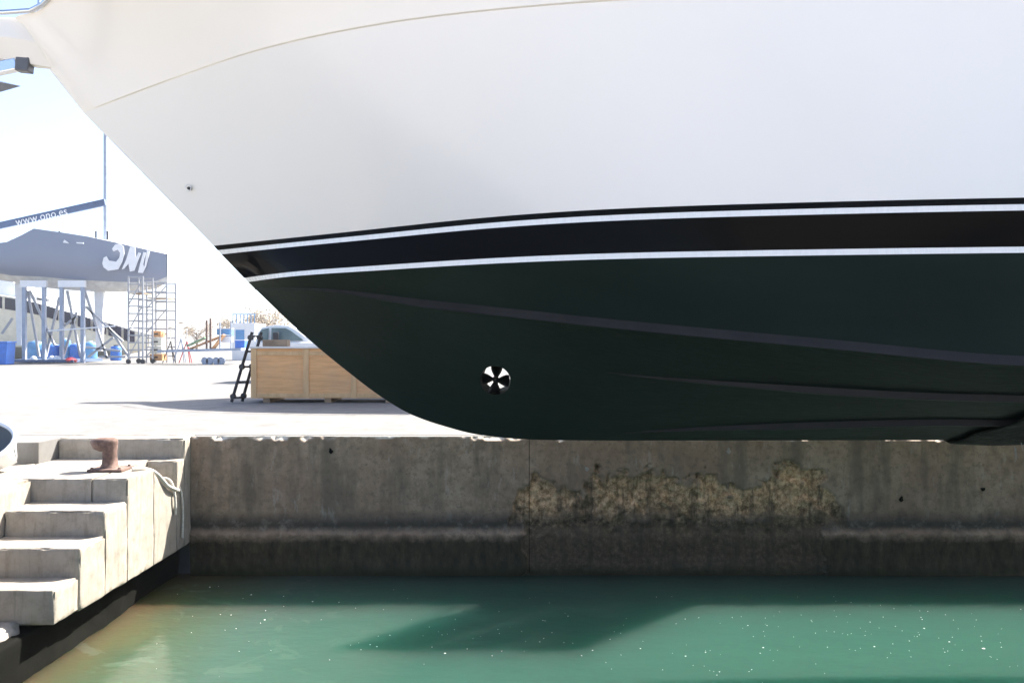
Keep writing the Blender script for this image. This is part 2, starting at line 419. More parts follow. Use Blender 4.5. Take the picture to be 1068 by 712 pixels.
rough_block('kerb', -6.10, -4.4, 11.15, WY + .19, -1.45, -.002, M['step'], ld, seed=7)
rough_block('flank_wall', -6.30, -5.49, 6.0, 9.496, -1.45, -.27, M['step'], ld, seed=8, res=.08)
for k, (ya, yb, zt) in enumerate(((8.97, 9.496, -.53), (8.43, 8.967, -.80), (7.98, 8.427, -1.09))):
    rough_block('step', -5.487, -4.4 + .012 * (k % 2), ya, yb, -1.45 + .01 * k, zt, M['step'], ld, seed=11 + k, res=.045, r=.02, amp=.007)
rough_block('step', -5.487, -4.72, 7.60, 7.977, -1.75, -1.40, M['rock'], ld, seed=19, res=.035, r=.06, amp=.05)
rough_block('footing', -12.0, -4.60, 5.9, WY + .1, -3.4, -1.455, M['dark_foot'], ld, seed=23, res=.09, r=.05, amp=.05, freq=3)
hw = rough_block('head_wall', -6.296, -4.75, NY + .01, 5.997, -3.2, -.29, M['step'], ld, seed=25, res=.12)
for k, (x, y, z, s) in enumerate(((-4.76, 7.62, -1.80, .16), (-4.98, 7.35, -1.72, .22))):
    o = rough_block('fallen_stone', x - s, x + s, y - s, y + s, z - s * 1.1, z + s * .5, M['rock'], None, seed=31 + k, res=.03, r=s * .45, amp=.06)
    tag(o, ['small pale stone lying at the waterline below the broken bottom step', 'larger pale stone lying against the flank of the bottom step'][k], 'stone', 'fallen stones at the foot of the steps')

# water: turbid green, light scatters inside it; sandy shelf under the shallows by the landing
t = NT('harbour_water'); x_, y_, z_ = t.xyz()
nz = t.noise(.7, 4, .6)
sx = t.math('ADD', x_, t.math('MULTIPLY', t.math('SUBTRACT', nz, .5), .9))
nd = t.node('MapRange'); nd.inputs[1].default_value = -4.35; nd.inputs[2].default_value = -.9; t.lk(sx, nd.inputs[0])
shelf = t.ramp(nd.outputs[0], [(0, (.085, .092, .040)), (.14, (.052, .080, .046)), (.4, (.050, .092, .072)), (.75, (.043, .090, .068)), (1, (.027, .080, .060))])
c = t.mix(t.ramp(t.noise(.35, 3, .5), [(.35, 0.0), (.7, .5)]), shelf, (.022, .074, .056))
c = t.mix(t.math('MULTIPLY', t.ramp(t.noise(1.9, 5, .6, dist=1.2), [(.58, 0.0), (.66, .35)]), t.math('SUBTRACT', 1.0, nd.outputs[0], clamp=True)), c, (.11, .17, .12))
t.set(Base_Color=c, Roughness=.04, IOR=1.33, Subsurface_Weight=1.0, Subsurface_Scale=8.0, Subsurface_Radius=(.35, 1.0, .8))
w1 = t.noise(2.2, 4, .55, stretch=(1, 1.6, 1)); w2 = t.noise(9, 3, .5, stretch=(1, 1.7, 1))
t.bump(t.math('ADD', w1, t.math('MULTIPLY', w2, .22)), .20, .06)
M['water'] = t.mat
m = MB(); m.box(-4.75, 600, NY - .3, WY + .12, -4.3, WZ)
tag(m.build('water', M['water']), 'calm cloudy green water in the slip', None, kind='structure')
random.seed(4)
m = MB()
def fleck(x, y, s):
    n = random.randint(5, 7); a0 = random.random() * 6
    top = [(x + s * random.uniform(.6, 1.1) * math.cos(a0 + 6.283 * i / n), y + .8 * s * random.uniform(.6, 1.1) * math.sin(a0 + 6.283 * i / n), WZ + .002) for i in range(n)]
    m.add(top + [(x, y, WZ + .003 + s * .35)], [(i, (i + 1) % n, n) for i in range(n)])
for px, py, s in ((464, 681, 2.6), (219, 612, 2.2), (262, 620, 2.2), (326, 627, 2.2), (276, 646, 2.4), (386, 672, 1.6), (393, 674, 2), (241, 641, 1.4), (715, 684, 2.4),
                  (796, 675, 1.8), (912, 674, 2.2), (1026, 676, 3), (964, 655, 2.2), (990, 669, 1.8), (780, 652, 1.5), (800, 652, 1.5), (668, 676, 1.4), (563, 669, 1.3)):
    d = F * (CAM_Z - WZ) / (py - 356); p = pt(px, py, d); fleck(p.x, p.y, s * .0062)
for cx, cy, sx_, sy_, k in ((890, 655, 75, 16, 70), (560, 660, 90, 20, 40), (340, 650, 110, 34, 45), (1000, 680, 60, 22, 30), (760, 680, 90, 24, 25)):
    for i in range(k):
        px, py = random.gauss(cx, sx_), random.gauss(cy, sy_)
        if py < 610 or py > 730: continue
        d = F * (CAM_Z - WZ) / (py - 356); p = pt(px, py, d)
        if WX + .1 < p.x and p.y < WY - .15: fleck(p.x, p.y, random.uniform(.003, .0075))
tag(m.build('foam_flecks', plain('foam', (.75, .76, .72), .7), fix=False), 'tiny white foam flecks drifting on the green water', None, kind='stuff')

# ------------------------------------------------------------------ the hoisted motor yacht (heights given from the eye level, turned into world by +CAM_Z)
YC, XA = 7.5, 12.5                                   # centre plane, transom
stem_x = pchip([-.9, -.885, -.84, -.66, -.51, .035, .546, .85, 1.22, 1.957, 2.1, 2.46, 2.86],
               [1.2, .225, -.29, -.90, -1.16, -1.85, -2.39, -2.68, -2.99, -3.765, -3.90, -4.21, -4.50])
NT_ = 150
tt = np.linspace(0, 1, NT_) ** 1.7
def line(z0, pts, keelline=False):
    "pts: (x, half breadth, z) aft of the stem -> arrays X, HB, Z"
    xs0 = float(stem_x(z0))
    xs = [xs0] + [p[0] for p in pts]; hb = [.012] + [p[1] for p in pts]; zz = [z0] + [p[2] for p in pts]
    X = xs0 + (XA - xs0) * tt
    return X, nat(xs, hb)(X), pchip(xs, zz)(X)
wl = lambda z: [(-1.88, .60, z), (-1.15, 1.15, z), (-.22, 1.74, z), (.42, 2.03, z), (1.6, 2.29, z), (3.06, 2.48, z), (6, 2.60, z), (12.5, 2.5, z)]
wl2 = lambda z: [(-1.88, .56, z), (-.98, 1.18, z), (-.23, 1.69, z), (.42, 2.01, z), (1.6, 2.31, z), (3.06, 2.52, z), (6, 2.64, z), (12.5, 2.54, z)]
ch = [(-1.7, .50, .45), (-.62, 1.12, .315), (.1, 1.52, .225), (.76, 1.80, .145), (2.0, 2.12, .02), (3.2, 2.30, -.09), (6, 2.42, -.16), (12.5, 2.36, -.16)]
L = {}
zk = -.885
kx = float(stem_x(.47)); Xk = kx + (XA - kx) * tt
prof = pchip([-2.39, -1.85, -1.50, -1.16, -.9, -.60, -.29, .225, 1.0, 5, 12.5], [.546, .035, -.255, -.51, -.66, -.765, -.84, -.885, -.892, -.885, -.86])
L['K'] = (Xk, np.full(NT_, .018), prof(Xk))
ctop = line(.475, ch); fade = np.clip((ctop[0] + 1.95) / 1.3, 0, 1)
L['Ct'] = (ctop[0], ctop[1], ctop[2])
L['Co'] = (ctop[0], ctop[1] + .032 * fade, ctop[2] - .004 - .058 * fade)
L['Ci'] = (ctop[0], ctop[1] - .030 * fade, ctop[2] - .008 - .056 * fade)
L['W1'] = line(.535, wl(.535)); L['W2'] = line(.572, wl(.572))
L['W3'] = line(.785, wl2(.785)); L['W4'] = line(.822, wl2(.822)); L['W5'] = line(.862, wl2(.862))
kn = lambda o, dz: [(-3.60, .19 + o, 2.075 + dz), (-2.56, .92 + o, 2.12 + dz), (-1.92, 1.38 + o, 2.125 + dz), (-.91, 1.91 + o, 2.125 + dz), (-.06, 2.20 + o, 2.115 + dz), (.72, 2.36 + o, 2.11 + dz), (3, 2.6 + o, 2.04 + dz), (6, 2.7 + o, 2.0 + dz), (12.5, 2.58 + o, 2.0 + dz)]
L['N1'] = line(2.055, kn(0, 0)); L['N2'] = line(2.065, kn(.016, .006))
L['S'] = line(2.86, [(-4.38, .17, 2.862), (-4.2, .24, 2.87), (-3.95, .43, 2.88), (-3.4, 1.0, 2.90), (-2.6, 1.62, 2.90), (-1.5, 2.16, 2.88), (0, 2.55, 2.84), (2, 2.78, 2.78), (6, 2.88, 2.68), (12.5, 2.72, 2.55)])
def blend(a, b, k, bow=0.0, zb=0.0):
    X = a[0] + (b[0] - a[0]) * k; H = a[1] + (b[1] - a[1]) * k; Z = a[2] + (b[2] - a[2]) * k
    s = 4 * k * (1 - k)
    return X, H - bow * s * np.minimum(1, (b[1] - a[1]).clip(0, 9) * 1.5 + .2 * (bow > 0)), Z + zb * s
rows = []; mats = []                                 # mats[i] belongs to the strip between rows i and i+1
def seg(a, b, n, mat, bow=0.0, zb=0.0):
    A, B = L[a], L[b]
    if not rows: rows.append(A)
    for k in range(1, n + 1):
        rows.append(B if k == n else blend(A, B, k / n, bow, zb)); mats.append(mat)
seg('K', 'Ci', 14, 0, .05); seg('Ci', 'Co', 1, 0); seg('Co', 'Ct', 1, 1); seg('Ct', 'W1', 6, 0, .03)
seg('W1', 'W2', 1, 2); seg('W2', 'W3', 3, 3); seg('W3', 'W4', 1, 2); seg('W4', 'W5', 1, 3)
seg('W5', 'N1', 12, 4, .05); seg('N1', 'N2', 1, 5); seg('N2', 'S', 8, 5, .10)
nr = len(rows)
V = []; Fh = []; Mi = []
for side in (-1, 1):
    for X, H, Z in rows:
        V += [(X[i], YC + side * max(H[i], .012), Z[i] + CAM_Z) for i in range(NT_)]
def idx(side, r, i): return (0 if side < 0 else nr * NT_) + r * NT_ + i
for side in (-1, 1):
    for r in range(nr - 1):
        for i in range(NT_ - 1):
            q = (idx(side, r, i), idx(side, r, i + 1), idx(side, r + 1, i + 1), idx(side, r + 1, i))
            Fh.append(q if side < 0 else q[::-1]); Mi.append(mats[r])
for r in range(nr - 1):                               # stem band and transom
    Fh.append((idx(-1, r, 0), idx(-1, r + 1, 0), idx(1, r + 1, 0), idx(1, r, 0))); Mi.append(mats[r])
    Fh.append((idx(-1, r, NT_ - 1), idx(1, r, NT_ - 1), idx(1, r + 1, NT_ - 1), idx(-1, r + 1, NT_ - 1))); Mi.append(mats[r])
for i in range(NT_ - 1):                              # keel band and deck
    Fh.append((idx(-1, 0, i), idx(1, 0, i), idx(1, 0, i + 1), idx(-1, 0, i + 1))); Mi.append(0)
    Fh.append((idx(-1, nr - 1, i), idx(-1, nr - 1, i + 1), idx(1, nr - 1, i + 1), idx(1, nr - 1, i))); Mi.append(6)
M['deck'] = plain('deck_gelcoat', (.7, .69, .66), .5)
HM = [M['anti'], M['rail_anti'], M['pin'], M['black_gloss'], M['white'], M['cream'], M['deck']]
hme = bpy.data.meshes.new('hull_solid'); hme.from_pydata(V, [], Fh)
for mt in HM: hme.materials.append(mt)
hme.polygons.foreach_set('material_index', Mi)
bm = bmesh.new(); bm.from_mesh(hme); bmesh.ops.remove_doubles(bm, verts=bm.verts, dist=1e-5); bmesh.ops.recalc_face_normals(bm, faces=bm.faces); bm.to_mesh(hme); bm.free()
hob = link(bpy.data.objects.new('hull_solid', hme))
TX, TZ, TR = -.14, CAM_Z - .325, .128                 # bow thruster tunnel
m = MB(); m.tube([(TX, 3.5, TZ), (TX, 11, TZ)], TR, 40); cut = m.build('tunnel_cutter', M['anti'])
md = hob.modifiers.new('tunnel', 'BOOLEAN'); md.object = cut; md.operation = 'DIFFERENCE'; md.solver = 'EXACT'
bpy.context.view_layer.update()
dg = bpy.context.evaluated_depsgraph_get()
cutm = bpy.data.meshes.new_from_object(hob.evaluated_get(dg))
bpy.data.objects.remove(hob); bpy.data.objects.remove(cut)
yacht = empty('motor_yacht', (-1.0, YC, CAM_Z - .89), 'white motor yacht with black bottom hoisted in slings over the slip', 'yacht')
off = Vector(yacht.location)
pv = [v.co.copy() for v in cutm.vertices]
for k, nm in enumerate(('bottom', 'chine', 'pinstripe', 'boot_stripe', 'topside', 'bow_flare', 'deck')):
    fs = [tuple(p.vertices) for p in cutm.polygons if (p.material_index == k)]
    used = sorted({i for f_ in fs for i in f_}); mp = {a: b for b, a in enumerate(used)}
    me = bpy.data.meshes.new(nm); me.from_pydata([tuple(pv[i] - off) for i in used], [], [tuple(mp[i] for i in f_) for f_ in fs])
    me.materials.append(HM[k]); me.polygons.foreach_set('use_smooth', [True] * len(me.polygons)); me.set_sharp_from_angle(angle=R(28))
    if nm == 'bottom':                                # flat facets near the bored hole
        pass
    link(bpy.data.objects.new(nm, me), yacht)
def bottom_z(x, hb):
    zk_ = float(prof(x)); i = int(np.clip(np.searchsorted(L['Ci'][0], x), 1, NT_ - 1))
    a = (x - L['Ci'][0][i - 1]) / (L['Ci'][0][i] - L['Ci'][0][i - 1])
    hc = L['Ci'][1][i - 1] * (1 - a) + L['Ci'][1][i] * a; zc = L['Ci'][2][i - 1] * (1 - a) + L['Ci'][2][i] * a
    k = min(1, hb / hc); return zk_ + (zc - zk_) * k + .02 * 4 * k * (1 - k), hc
for pts, w in (([(.72, 1.14), (1.8, 1.33), (3.8, 1.58), (12.3, 1.66)], .05), ([(.75, .10), (2.0, .42), (3.74, .80), (12.3, .85)], .055)):
    f_ = pchip([p[0] for p in pts], [p[1] for p in pts])
    for side in (-1, 1):
        P = []
        for x in np.linspace(pts[0][0], 12.3, 70):
            k = min(1, (x - pts[0][0]) / 1.6 + .02); h = float(f_(x)); z0, hc = bottom_z(x, h); z1, _ = bottom_z(x, h - .13 * k)
            zo, _ = bottom_z(x, h + .012)
            q = [(h + .012, zo + .012), (h + .016 * k, z0 - w * k), (h - .02 * k, z0 - (w + .006) * k), (h - .13 * k, z1 + .012)]
            P.append([(x, YC + side * hh, zz + CAM_Z) for hh, zz in q])
        m = MB(); m.grid(P); m.build('spray_strake', M['rail_anti'], yacht, smooth=25)
# bow thruster propeller inside the tunnel
pr = MB().tube([(TX, YC - .50, TZ), (TX, YC - .46, TZ), (TX, YC - .36, TZ), (TX, YC - .30, TZ)], [.008, .026, .030, .022], 14).build('thruster_hub', M['bronze'], yacht, smooth=40)
for k in range(4):
    a0 = R(86 + 90 * k); P = []
    for i in range(6):
        r = .018 + (TR - .025) * i / 5; wv = (.50, .52, .53, .52, .48, .40)[i]
        row = []
        for j in range(5):
            a = a0 + (j / 4 - .5) * 2 * wv * 1.0; row.append((TX + r * math.cos(a), YC - .43 + (j / 4 - .5) * .10, TZ + r * math.sin(a)))
        P.append(row)
    m = MB(); m.grid(P); b = m.build('propeller_blade', M['bronze'], pr, fix=False, smooth=40)
    md = b.modifiers.new('thick', 'SOLIDIFY'); md.thickness = .006
m = MB(); m.box(TX - .014, TX + .014, YC - .30, YC + .1, TZ - TR - .02, TZ); m.build('thruster_leg', M['bronze'], yacht)
# bow platform, rail, anchor
m = MB(); P = []
for x, hw_, zb, zt in ((-5.5, .17, 2.64, 2.86), (-5.2, .19, 2.60, 2.86), (-4.8, .20, 2.55, 2.862), (-4.45, .18, 2.50, 2.862), (-4.3, .15, 2.47, 2.862), (-4.12, .05, 2.45, 2.85)):
    ring = []
    for u, v in ((-.97, .50), (-.40, .03), (0, 0), (.40, .03), (.97, .50), (1.02, .85), (.9, 1), (-.9, 1), (-1.02, .85)):
        k = max(0, (x + 4.5)) * 1.0
        ring.append((x, YC + u * hw_, CAM_Z + zb + v * (zt - zb)))
    P.append(ring + [ring[0]])
m.grid(P); m.add(P[0][:-1], [tuple(range(9))]); m.build('bow_platform', M['cream'], yacht, smooth=35)
sheer = lambda i, ins: (L['S'][0][i], YC - max(.02, L['S'][1][i] - ins), L['S'][2][i] + CAM_Z)
m = MB(); m.tube([(-5.5, YC - .17, CAM_Z + 2.885), (-4.9, YC - .19, CAM_Z + 2.885), (-4.45, YC - .215, CAM_Z + 2.885)] + [(x, y - .02, z + .012) for x, y, z in (sheer(i, 0) for i in range(14, 150, 4))], .022, 8)
m.build('rub_rail', M['steel'], yacht, smooth=60)
m = MB(); rp = [(-5.5, YC - .10, CAM_Z + 3.38)] + [(x, y + .06, z + .50) for x, y, z in (sheer(i, .06) for i in range(10, 150, 5))]
m.tube(rp, .016, 8); m.build('guard_rail', M['steel'], yacht, smooth=60)
for i in range(14, 150, 14):
    x, y, z = sheer(i, .06); MB().tube([(x, y + .04, z), (x, y + .06, z + .5)], .013, 8).build('stanchion', M['steel'], yacht, smooth=60)
an = MB(); a0 = pt(31, 69, YC - .04); a1 = pt(-60, 84, YC - .04)
an.bar(a0 + Vector((-.10, 0, .012)), a1, .09, .10); ao = an.build('anchor_shank', M['steel'], yacht, bevel=.008)
m = MB(); m.bar(a0 + Vector((-.105, 0, .012)), a0 + Vector((.015, 0, .0)), .10, .125); m.build('anchor_roller', plain('roller_grey', (.10, .10, .11), .4), yacht, bevel=.01)
m = MB(); tip = pt(22, 90, YC - .05)
m.add([tip, tip + Vector((-.45, -.16, .06)), tip + Vector((-.45, .16, .06)), tip + Vector((-.42, 0, -.12)), tip + Vector((-.2, 0, .05))], [(0, 1, 3), (0, 3, 2), (0, 4, 1), (0, 2, 4), (1, 4, 2, 3)])
m.build('anchor_fluke', M['steel'], yacht)
# drain fitting near the stem
dx, dz = -2.82, CAM_Z + 1.335
def side_hb(x, z, sset=('W5', 'N1')):
    A, B = L[sset[0]], L[sset[1]]; ha = np.interp(x, A[0], A[1]); hb_ = np.interp(x, B[0], B[1]); za = np.interp(x, A[0], A[2]); zb = np.interp(x, B[0], B[2])
    k = (z - CAM_Z - za) / (zb - za); return ha + (hb_ - ha) * k
dh = YC - side_hb(dx, dz) + .05
ring = [(dx + .020 * math.cos(a), dh - .035 + .008 * math.cos(a), dz + .030 * math.sin(a)) for a in np.linspace(0, 2 * math.pi, 17)]
dr = MB().tube(ring, .004, 6, cap=False).build('drain_fitting', M['pin'], yacht, smooth=60)
MB().tube([(dx, dh - .030, dz), (dx, dh + .05, dz)], .013, 12).build('drain_bore', M['hole'], dr)

# ------------------------------------------------------------------ slings and the gantry lift that carries the yacht
t = NT('sling_webbing'); n = t.noise(5, 6, .7); g = t.noise(60, 3, .6, stretch=(.3, 1, 1))
t.set(Base_Color=t.ramp(n, [(.3, (.005, .005, .005)), (.6, (.011, .0105, .010)), (.85, (.03, .028, .025))]), Roughness=t.ramp(n, [(.3, .5), (.7, .85)]), Specular_IOR_Level=.15); t.bump(t.math('ADD', n, t.math('MULTIPLY', g, .3)), .9, .05); M['sling'] = t.mat
def sling(x0, x1, label, seed):
    root = empty('lifting_sling', ((x0 + x1) / 2, YC, 0.35), label, 'sling', 'slings under the yacht')
    path = [(YC - 2.98, 7.6), (YC - 2.96, 4.2), (YC - 2.86, 3.2), (YC - 2.62, 1.9)]
    under = [(YC - h, None) for h in (2.38, 2.1, 1.75, 1.4, 1.1, .8, .5, .25, 0)]
    half = [(y, z) for y, z in path] + under
    full = half + [(2 * YC - y, z) for y, z in half[::-1][1:]]
    P = []; rng = random.Random(seed)
    nx = 12
    for (y, z) in full:
        row = []
        for j in range(nx + 1):
            x = x0 + (x1 - x0) * j / nx
            zz = z if z is not None else CAM_Z + bottom_z(x, abs(YC - y))[0] - .045
            k = 1.0 if z is None else .3
            q = np.array([[x * 6, y * 3, zz * 3]])
            row.append((x + .03 * k * float(fbm(q, seed)[0]), y + .03 * k * float(fbm(q, seed + 2)[0]), zz - k * .06 * (float(fbm(q * 1.7, seed + 1)[0]) + .35)))
        P.append(row)
    m = MB(); m.grid(P); o = m.build('webbing', M['sling'], root, smooth=50)
    md = o.modifiers.new('thick', 'SOLIDIFY'); md.thickness = .03; md.offset = -1
    md = o.modifiers.new('soft', 'SUBSURF'); md.levels = md.render_levels = 1
    for k in range(9):
        x = x0 + (x1 - x0) * rng.uniform(.05, 1); y = YC - rng.uniform(.0, .5); z = CAM_Z + bottom_z(x, YC - y)[0] - .10
        ln = rng.uniform(.03, .09); s_ = rng.uniform(-.04, .04)
        MB().tube([(x, y, z + .02), (x + s_ * .4, y - .01, z - ln * .5), (x + s_ * 1.4, y - .02, z - ln)], [.004, .003, .0015], 5).build('frayed_thread', plain('thread', (.35, .34, .32), .8) if 'thread' not in M else M['thread'], root)
    return root
M['thread'] = plain('thread', (.30, .29, .27), .8)
sling(3.93, 5.75, 'black padded lifting sling with frayed threads under the yacht bow', 3)
sling(9.6, 10.2, 'black lifting sling under the aft part of the yacht', 7)
M['lift'] = plain('lift_blue_paint', (.05, .13, .30), .45, var=.15, scale=1.5)
lift = empty('gantry_lift', (7, YC, 0), 'blue wheeled boat hoist straddling the slip and carrying the yacht', 'boat hoist')
for x in (10.6, 15.4):
    for y in (2.35, 12.65):
        m = MB(); m.box(x - .15, x + .15, y - .2, y + .2, 1.2, 8.4); m.build('leg', M['lift'], lift, bevel=.02)
        m = MB(); m.tube([(x, y - .24, .62), (x, y - .22, .62), (x, y + .22, .62), (x, y + .24, .62)], [.45, .62, .62, .45], 28); w = m.build('wheel', M['dark'], lift, smooth=40)
        MB().tube([(x, y - .25, .62), (x, y + .25, .62)], .24, 16).build('wheel_rim', M['lift'], w, smooth=40)
for y in (2.35, 12.65):
    m = MB(); m.box(3.4, 15.8, y - .25, y + .25, 8.404, 9.1); m.build('top_beam', M['lift'], lift, bevel=.02)
    m = MB(); m.box(10.754, 15.246, y - .17, y + .17, 1.5, 1.9); m.build('sill_beam', M['lift'], lift, bevel=.02)
m = MB(); m.box(15.1, 15.6, 2.604, 12.396, 8.45, 9.05); m.build('cross_beam', M['lift'], lift, bevel=.02)
for x in (4.34, 9.9):
    for y in (YC - 2.98, YC + 2.98):
        m = MB(); m.box(x - .42, x + .42, y - .05, y + .05, 7.55, 7.75); yk = m.build('sling_yoke', M['lift'], lift)
        m = MB(); ye = 2.35 if y < YC else 12.65
        for s_ in (-.1, .1): m.tube([(x + s_, y, 7.75), (x + s_, ye, 8.40)], .015, 6)
        m.build('hoist_cable', M['steel'], yk)
# unseen screen added behind the hoisted hull to cast the dark patch on the water
t = NT('screen_sheeting'); co = t.objco(); n = t.noise(1.2, 5, .6, co=co)
t.set(Base_Color=t.ramp(n, [(.3, (.16, .18, .19)), (.7, (.24, .26, .27))]), Roughness=.8); M['sheet'] = t.mat
ds = empty('shade_screen', (2.5, 12.95, 0), 'unseen tall grey screen on posts, added to shade the slip water', 'screen')
SX = [2.6, 3.45, 4.3, 5.15]
for x in SX:
    MB().tube([(x, 12.95, .002), (x, 12.95, 4.5)], .03, 8).build('post', M['galv'], ds, smooth=50)
    MB().tube([(x, 12.97, 3.6), (x, 14.3, .02)], .025, 8).build('stay', M['galv'], ds, smooth=50)
for i in range(3):
    P = [[(x, 12.90 + .03 * math.sin(x * 5) + .02 * math.sin(z * 3 + x), z) for z in np.linspace(1.0, 4.45, 14)] for x in np.linspace(SX[i] + (.02 if i else -.02), SX[i + 1] - .02, 14)]
    m = MB(); m.grid(P); o = m.build('sheet_panel', M['sheet'], ds, fix=False, smooth=60); md = o.modifiers.new('thick', 'SOLIDIFY'); md.thickness = .006

# ------------------------------------------------------------------ a second yacht ashore, hidden from the photograph by the hoisted one; its shadow lies round the crate
y2 = copy_tree(yacht); y2.location = Vector(yacht.location) + Vector((-.1, 13.5, .95)); y2.name = 'yacht_ashore'
tag(y2, 'white yacht propped ashore on stands behind the wooden crate', 'yacht')
for k, x in enumerate((1.0, 4.5, 8.0)):
    kb = empty('keel_block', (x, 21.0, 0), ['stacked timber keel block under the fore part of the yacht ashore', 'stacked timber keel block amidships under the yacht ashore', 'stacked timber keel block under the stern of the yacht ashore'][k], 'keel block', 'keel blocks')
    for j in range(4):
        m = MB(); a = .5 if j % 2 else .16
        m.box(x - a, x + a, 21.0 - (.66 - a), 21.0 + (.66 - a), j * .325 + .001, j * .325 + .32); m.build('baulk', M['wood'], kb, bevel=.01)
def jack(x, y, h, lean, label, mat, group='jack stands under the yacht ashore'):
    o = empty('jack_stand', (x, y, 0), label, 'jack stand', group)
    top = Vector((x + lean[0], y + lean[1], h))
    for k in range(3):
        a = R(90 + 120 * k); MB().tube([(x + .45 * math.cos(a), y + .45 * math.sin(a), .02), (x, y, h * .62)], .03, 8).build('leg', mat, o, smooth=50)
    MB().tube([(x, y, h * .5), top], .028, 8).build('screw', M['steel'], o, smooth=50)
    MB().tube([top, top + Vector((0, 0, .05))], .14, 12).build('pad', M['wood'], o)
    return o
for k, (x, s_) in enumerate(((3, -1), (3, 1), (8, -1), (8, 1))):
    jack(x, 21.0 + 1.75 * s_, 1.85, (0, -.12 * s_), ('jack stand propping the %s side of the yacht ashore, %s pair' % (('seaward', 'yard')[s_ > 0], ('fore', 'aft')[x > 5])), M['galv'])

# ------------------------------------------------------------------ things on the quay
# rusty mooring bollard
t = NT('rusty_iron'); n = t.noise(9, 7, .7, co=t.objco()); f2 = t.noise(60, 4, .7, co=t.objco())
t.set(Base_Color=t.ramp(n, [(.3, (.05, .032, .027)), (.52, (.15, .092, .073)), (.72, (.28, .20, .165))]), Roughness=.85); t.bump(t.math('ADD', n, t.math('MULTIPLY', f2, .5)), .6, .01); M['rust'] = t.mat
bx, by, bz = -4.92, 10.12, -.27
bo = empty('mooring_bollard', (bx, by, bz), 'rusty hooked iron mooring bollard on the concrete landing', 'bollard')
m = MB(); m.prism([(bx - .18, by - .17), (bx + .24, by - .17), (bx + .24, by + .17), (bx - .18, by + .17)], bz + .002, bz + .035, 'z'); bp = m.build('base_plate', M['rust'], bo, bevel=.01)
P = []
for z, cx, rx, ry in ((.03, .02, .125, .125), (.06, .02, .095, .10), (.15, .02, .083, .09), (.24, .018, .082, .088), (.275, .0, .105, .10), (.305, -.035, .145, .105), (.345, -.05, .165, .11), (.375, -.045, .155, .10), (.395, -.03, .11, .075), (.402, -.02, .02, .02)):
    P.append([(bx + cx + rx * math.cos(a), by + ry * math.sin(a), bz + z - (.035 if math.cos(a) < -.5 and .25 < z < .33 else 0)) for a in np.linspace(0, 2 * math.pi, 21)])
m = MB(); m.grid(P); m.build('post', M['rust'], bo, smooth=50)
for sx_, sy_ in ((-1, -1), (1, -1), (1, 1), (-1, 1)):
    x, y = bx + .03 + .165 * sx_, by + .13 * sy_; MB().tube([(x, y, bz + .034), (x, y, bz + .055)], .018, 6).build('bolt', M['rust'], bp)
# rope hanging over the broken corner
M['rope'] = plain('pale_rope', (.55, .53, .48), .85, var=.2, scale=30, bump=.4)
def rope(pts, r, label):
    xs = list(range(len(pts))); u = np.linspace(0, len(pts) - 1, 40)
    f = [nat(xs, [p[k] for p in pts]) for k in range(3)]
    m = MB(); m.tube([(f[0](q), f[1](q), f[2](q)) for q in u], r, 8)
    return tag(m.build('rope', M['rope'], smooth=60), label, 'rope', 'ropes over the broken corner')
rope([(-4.60, 10.05, -.245), (-4.43, 10.25, -.30), (-4.375, 10.5, -.50), (-4.36, 10.72, -.60), (-4.40, 10.95, -.66), (-4.50, 11.08, -.62)], .022, 'pale rope sagging across the broken corner of the landing')
rope([(-4.52, 10.7, -.46), (-4.41, 10.72, -.50), (-4.37, 10.76, -.70), (-4.375, 10.80, -.95)], .016, 'short pale rope end dangling down the side of the landing')
rope([(-4.47, 10.98, -.60), (-4.40, 11.0, -.64), (-4.372, 11.03, -.90), (-4.374, 11.02, -1.30)], .014, 'thin pale rope hanging beside the kerb down to the wet footing')
# dinghy on the landing, bow towards the slip
M['dinghy'] = gelcoat('dinghy_shell', (.70, .72, .74), .3); M['dinghy_in'] = plain('dinghy_inside', (.05, .07, .09), .6)
dg_ = empty('dinghy', (-7.4, 10.2, -.27), 'small white dinghy with dark inside lying on the landing', 'dinghy')
def dsec(s):   # s 0 stern..1 bow -> half width, keel z, rim z, x
    return .62 * math.sqrt(max(0, 1 - s ** 3.2)) + .012, -.262 + .20 * max(0, s - .55) ** 2 / .2, .12 + .13 * s * s, -8.6 + 2.52 * s
outer = []; inner = []; rim = []
for i in range(25):
    s_ = 1 - (1 - i / 24) ** 1.6; hwid, kz, rz_, x = dsec(s_)
    ro = []; ri = []
    for a in np.linspace(-1, 1, 13):
        sh = abs(a) ** 2.2
        ro.append((x + .06 * sh * s_, 10.2 + a * hwid, kz + (rz_ - kz) * sh)); ri.append((x + .06 * sh * s_ - .02, 10.2 + a * max(.005, hwid - .03), kz + .03 + (rz_ - kz - .03) * sh))
    outer.append(ro); inner.append(ri); rim.append((ro[0], ro[-1]))
m = MB(); m.grid(outer); m.add(outer[0], [tuple(range(13))]); m.build('shell', M['dinghy'], dg_, smooth=50)
m = MB(); m.grid(inner, flip=True); m.build('inside', M['dinghy_in'], dg_, fix=False, smooth=50)
m = MB(); m.tube([r_[0] for r_ in rim] + [r_[1] for r_ in rim[::-1]], .035, 10); m.build('rim_tube', M['dinghy'], dg_, smooth=60)
m = MB(); m.box(-7.3, -7.05, 9.70, 10.70, -.02, .012); m.build('thwart', M['wood'], dg_)
dg_.rotation_euler = (R(38), 0, 0); dg_.location.z -= .06; dg_.location.x += .08

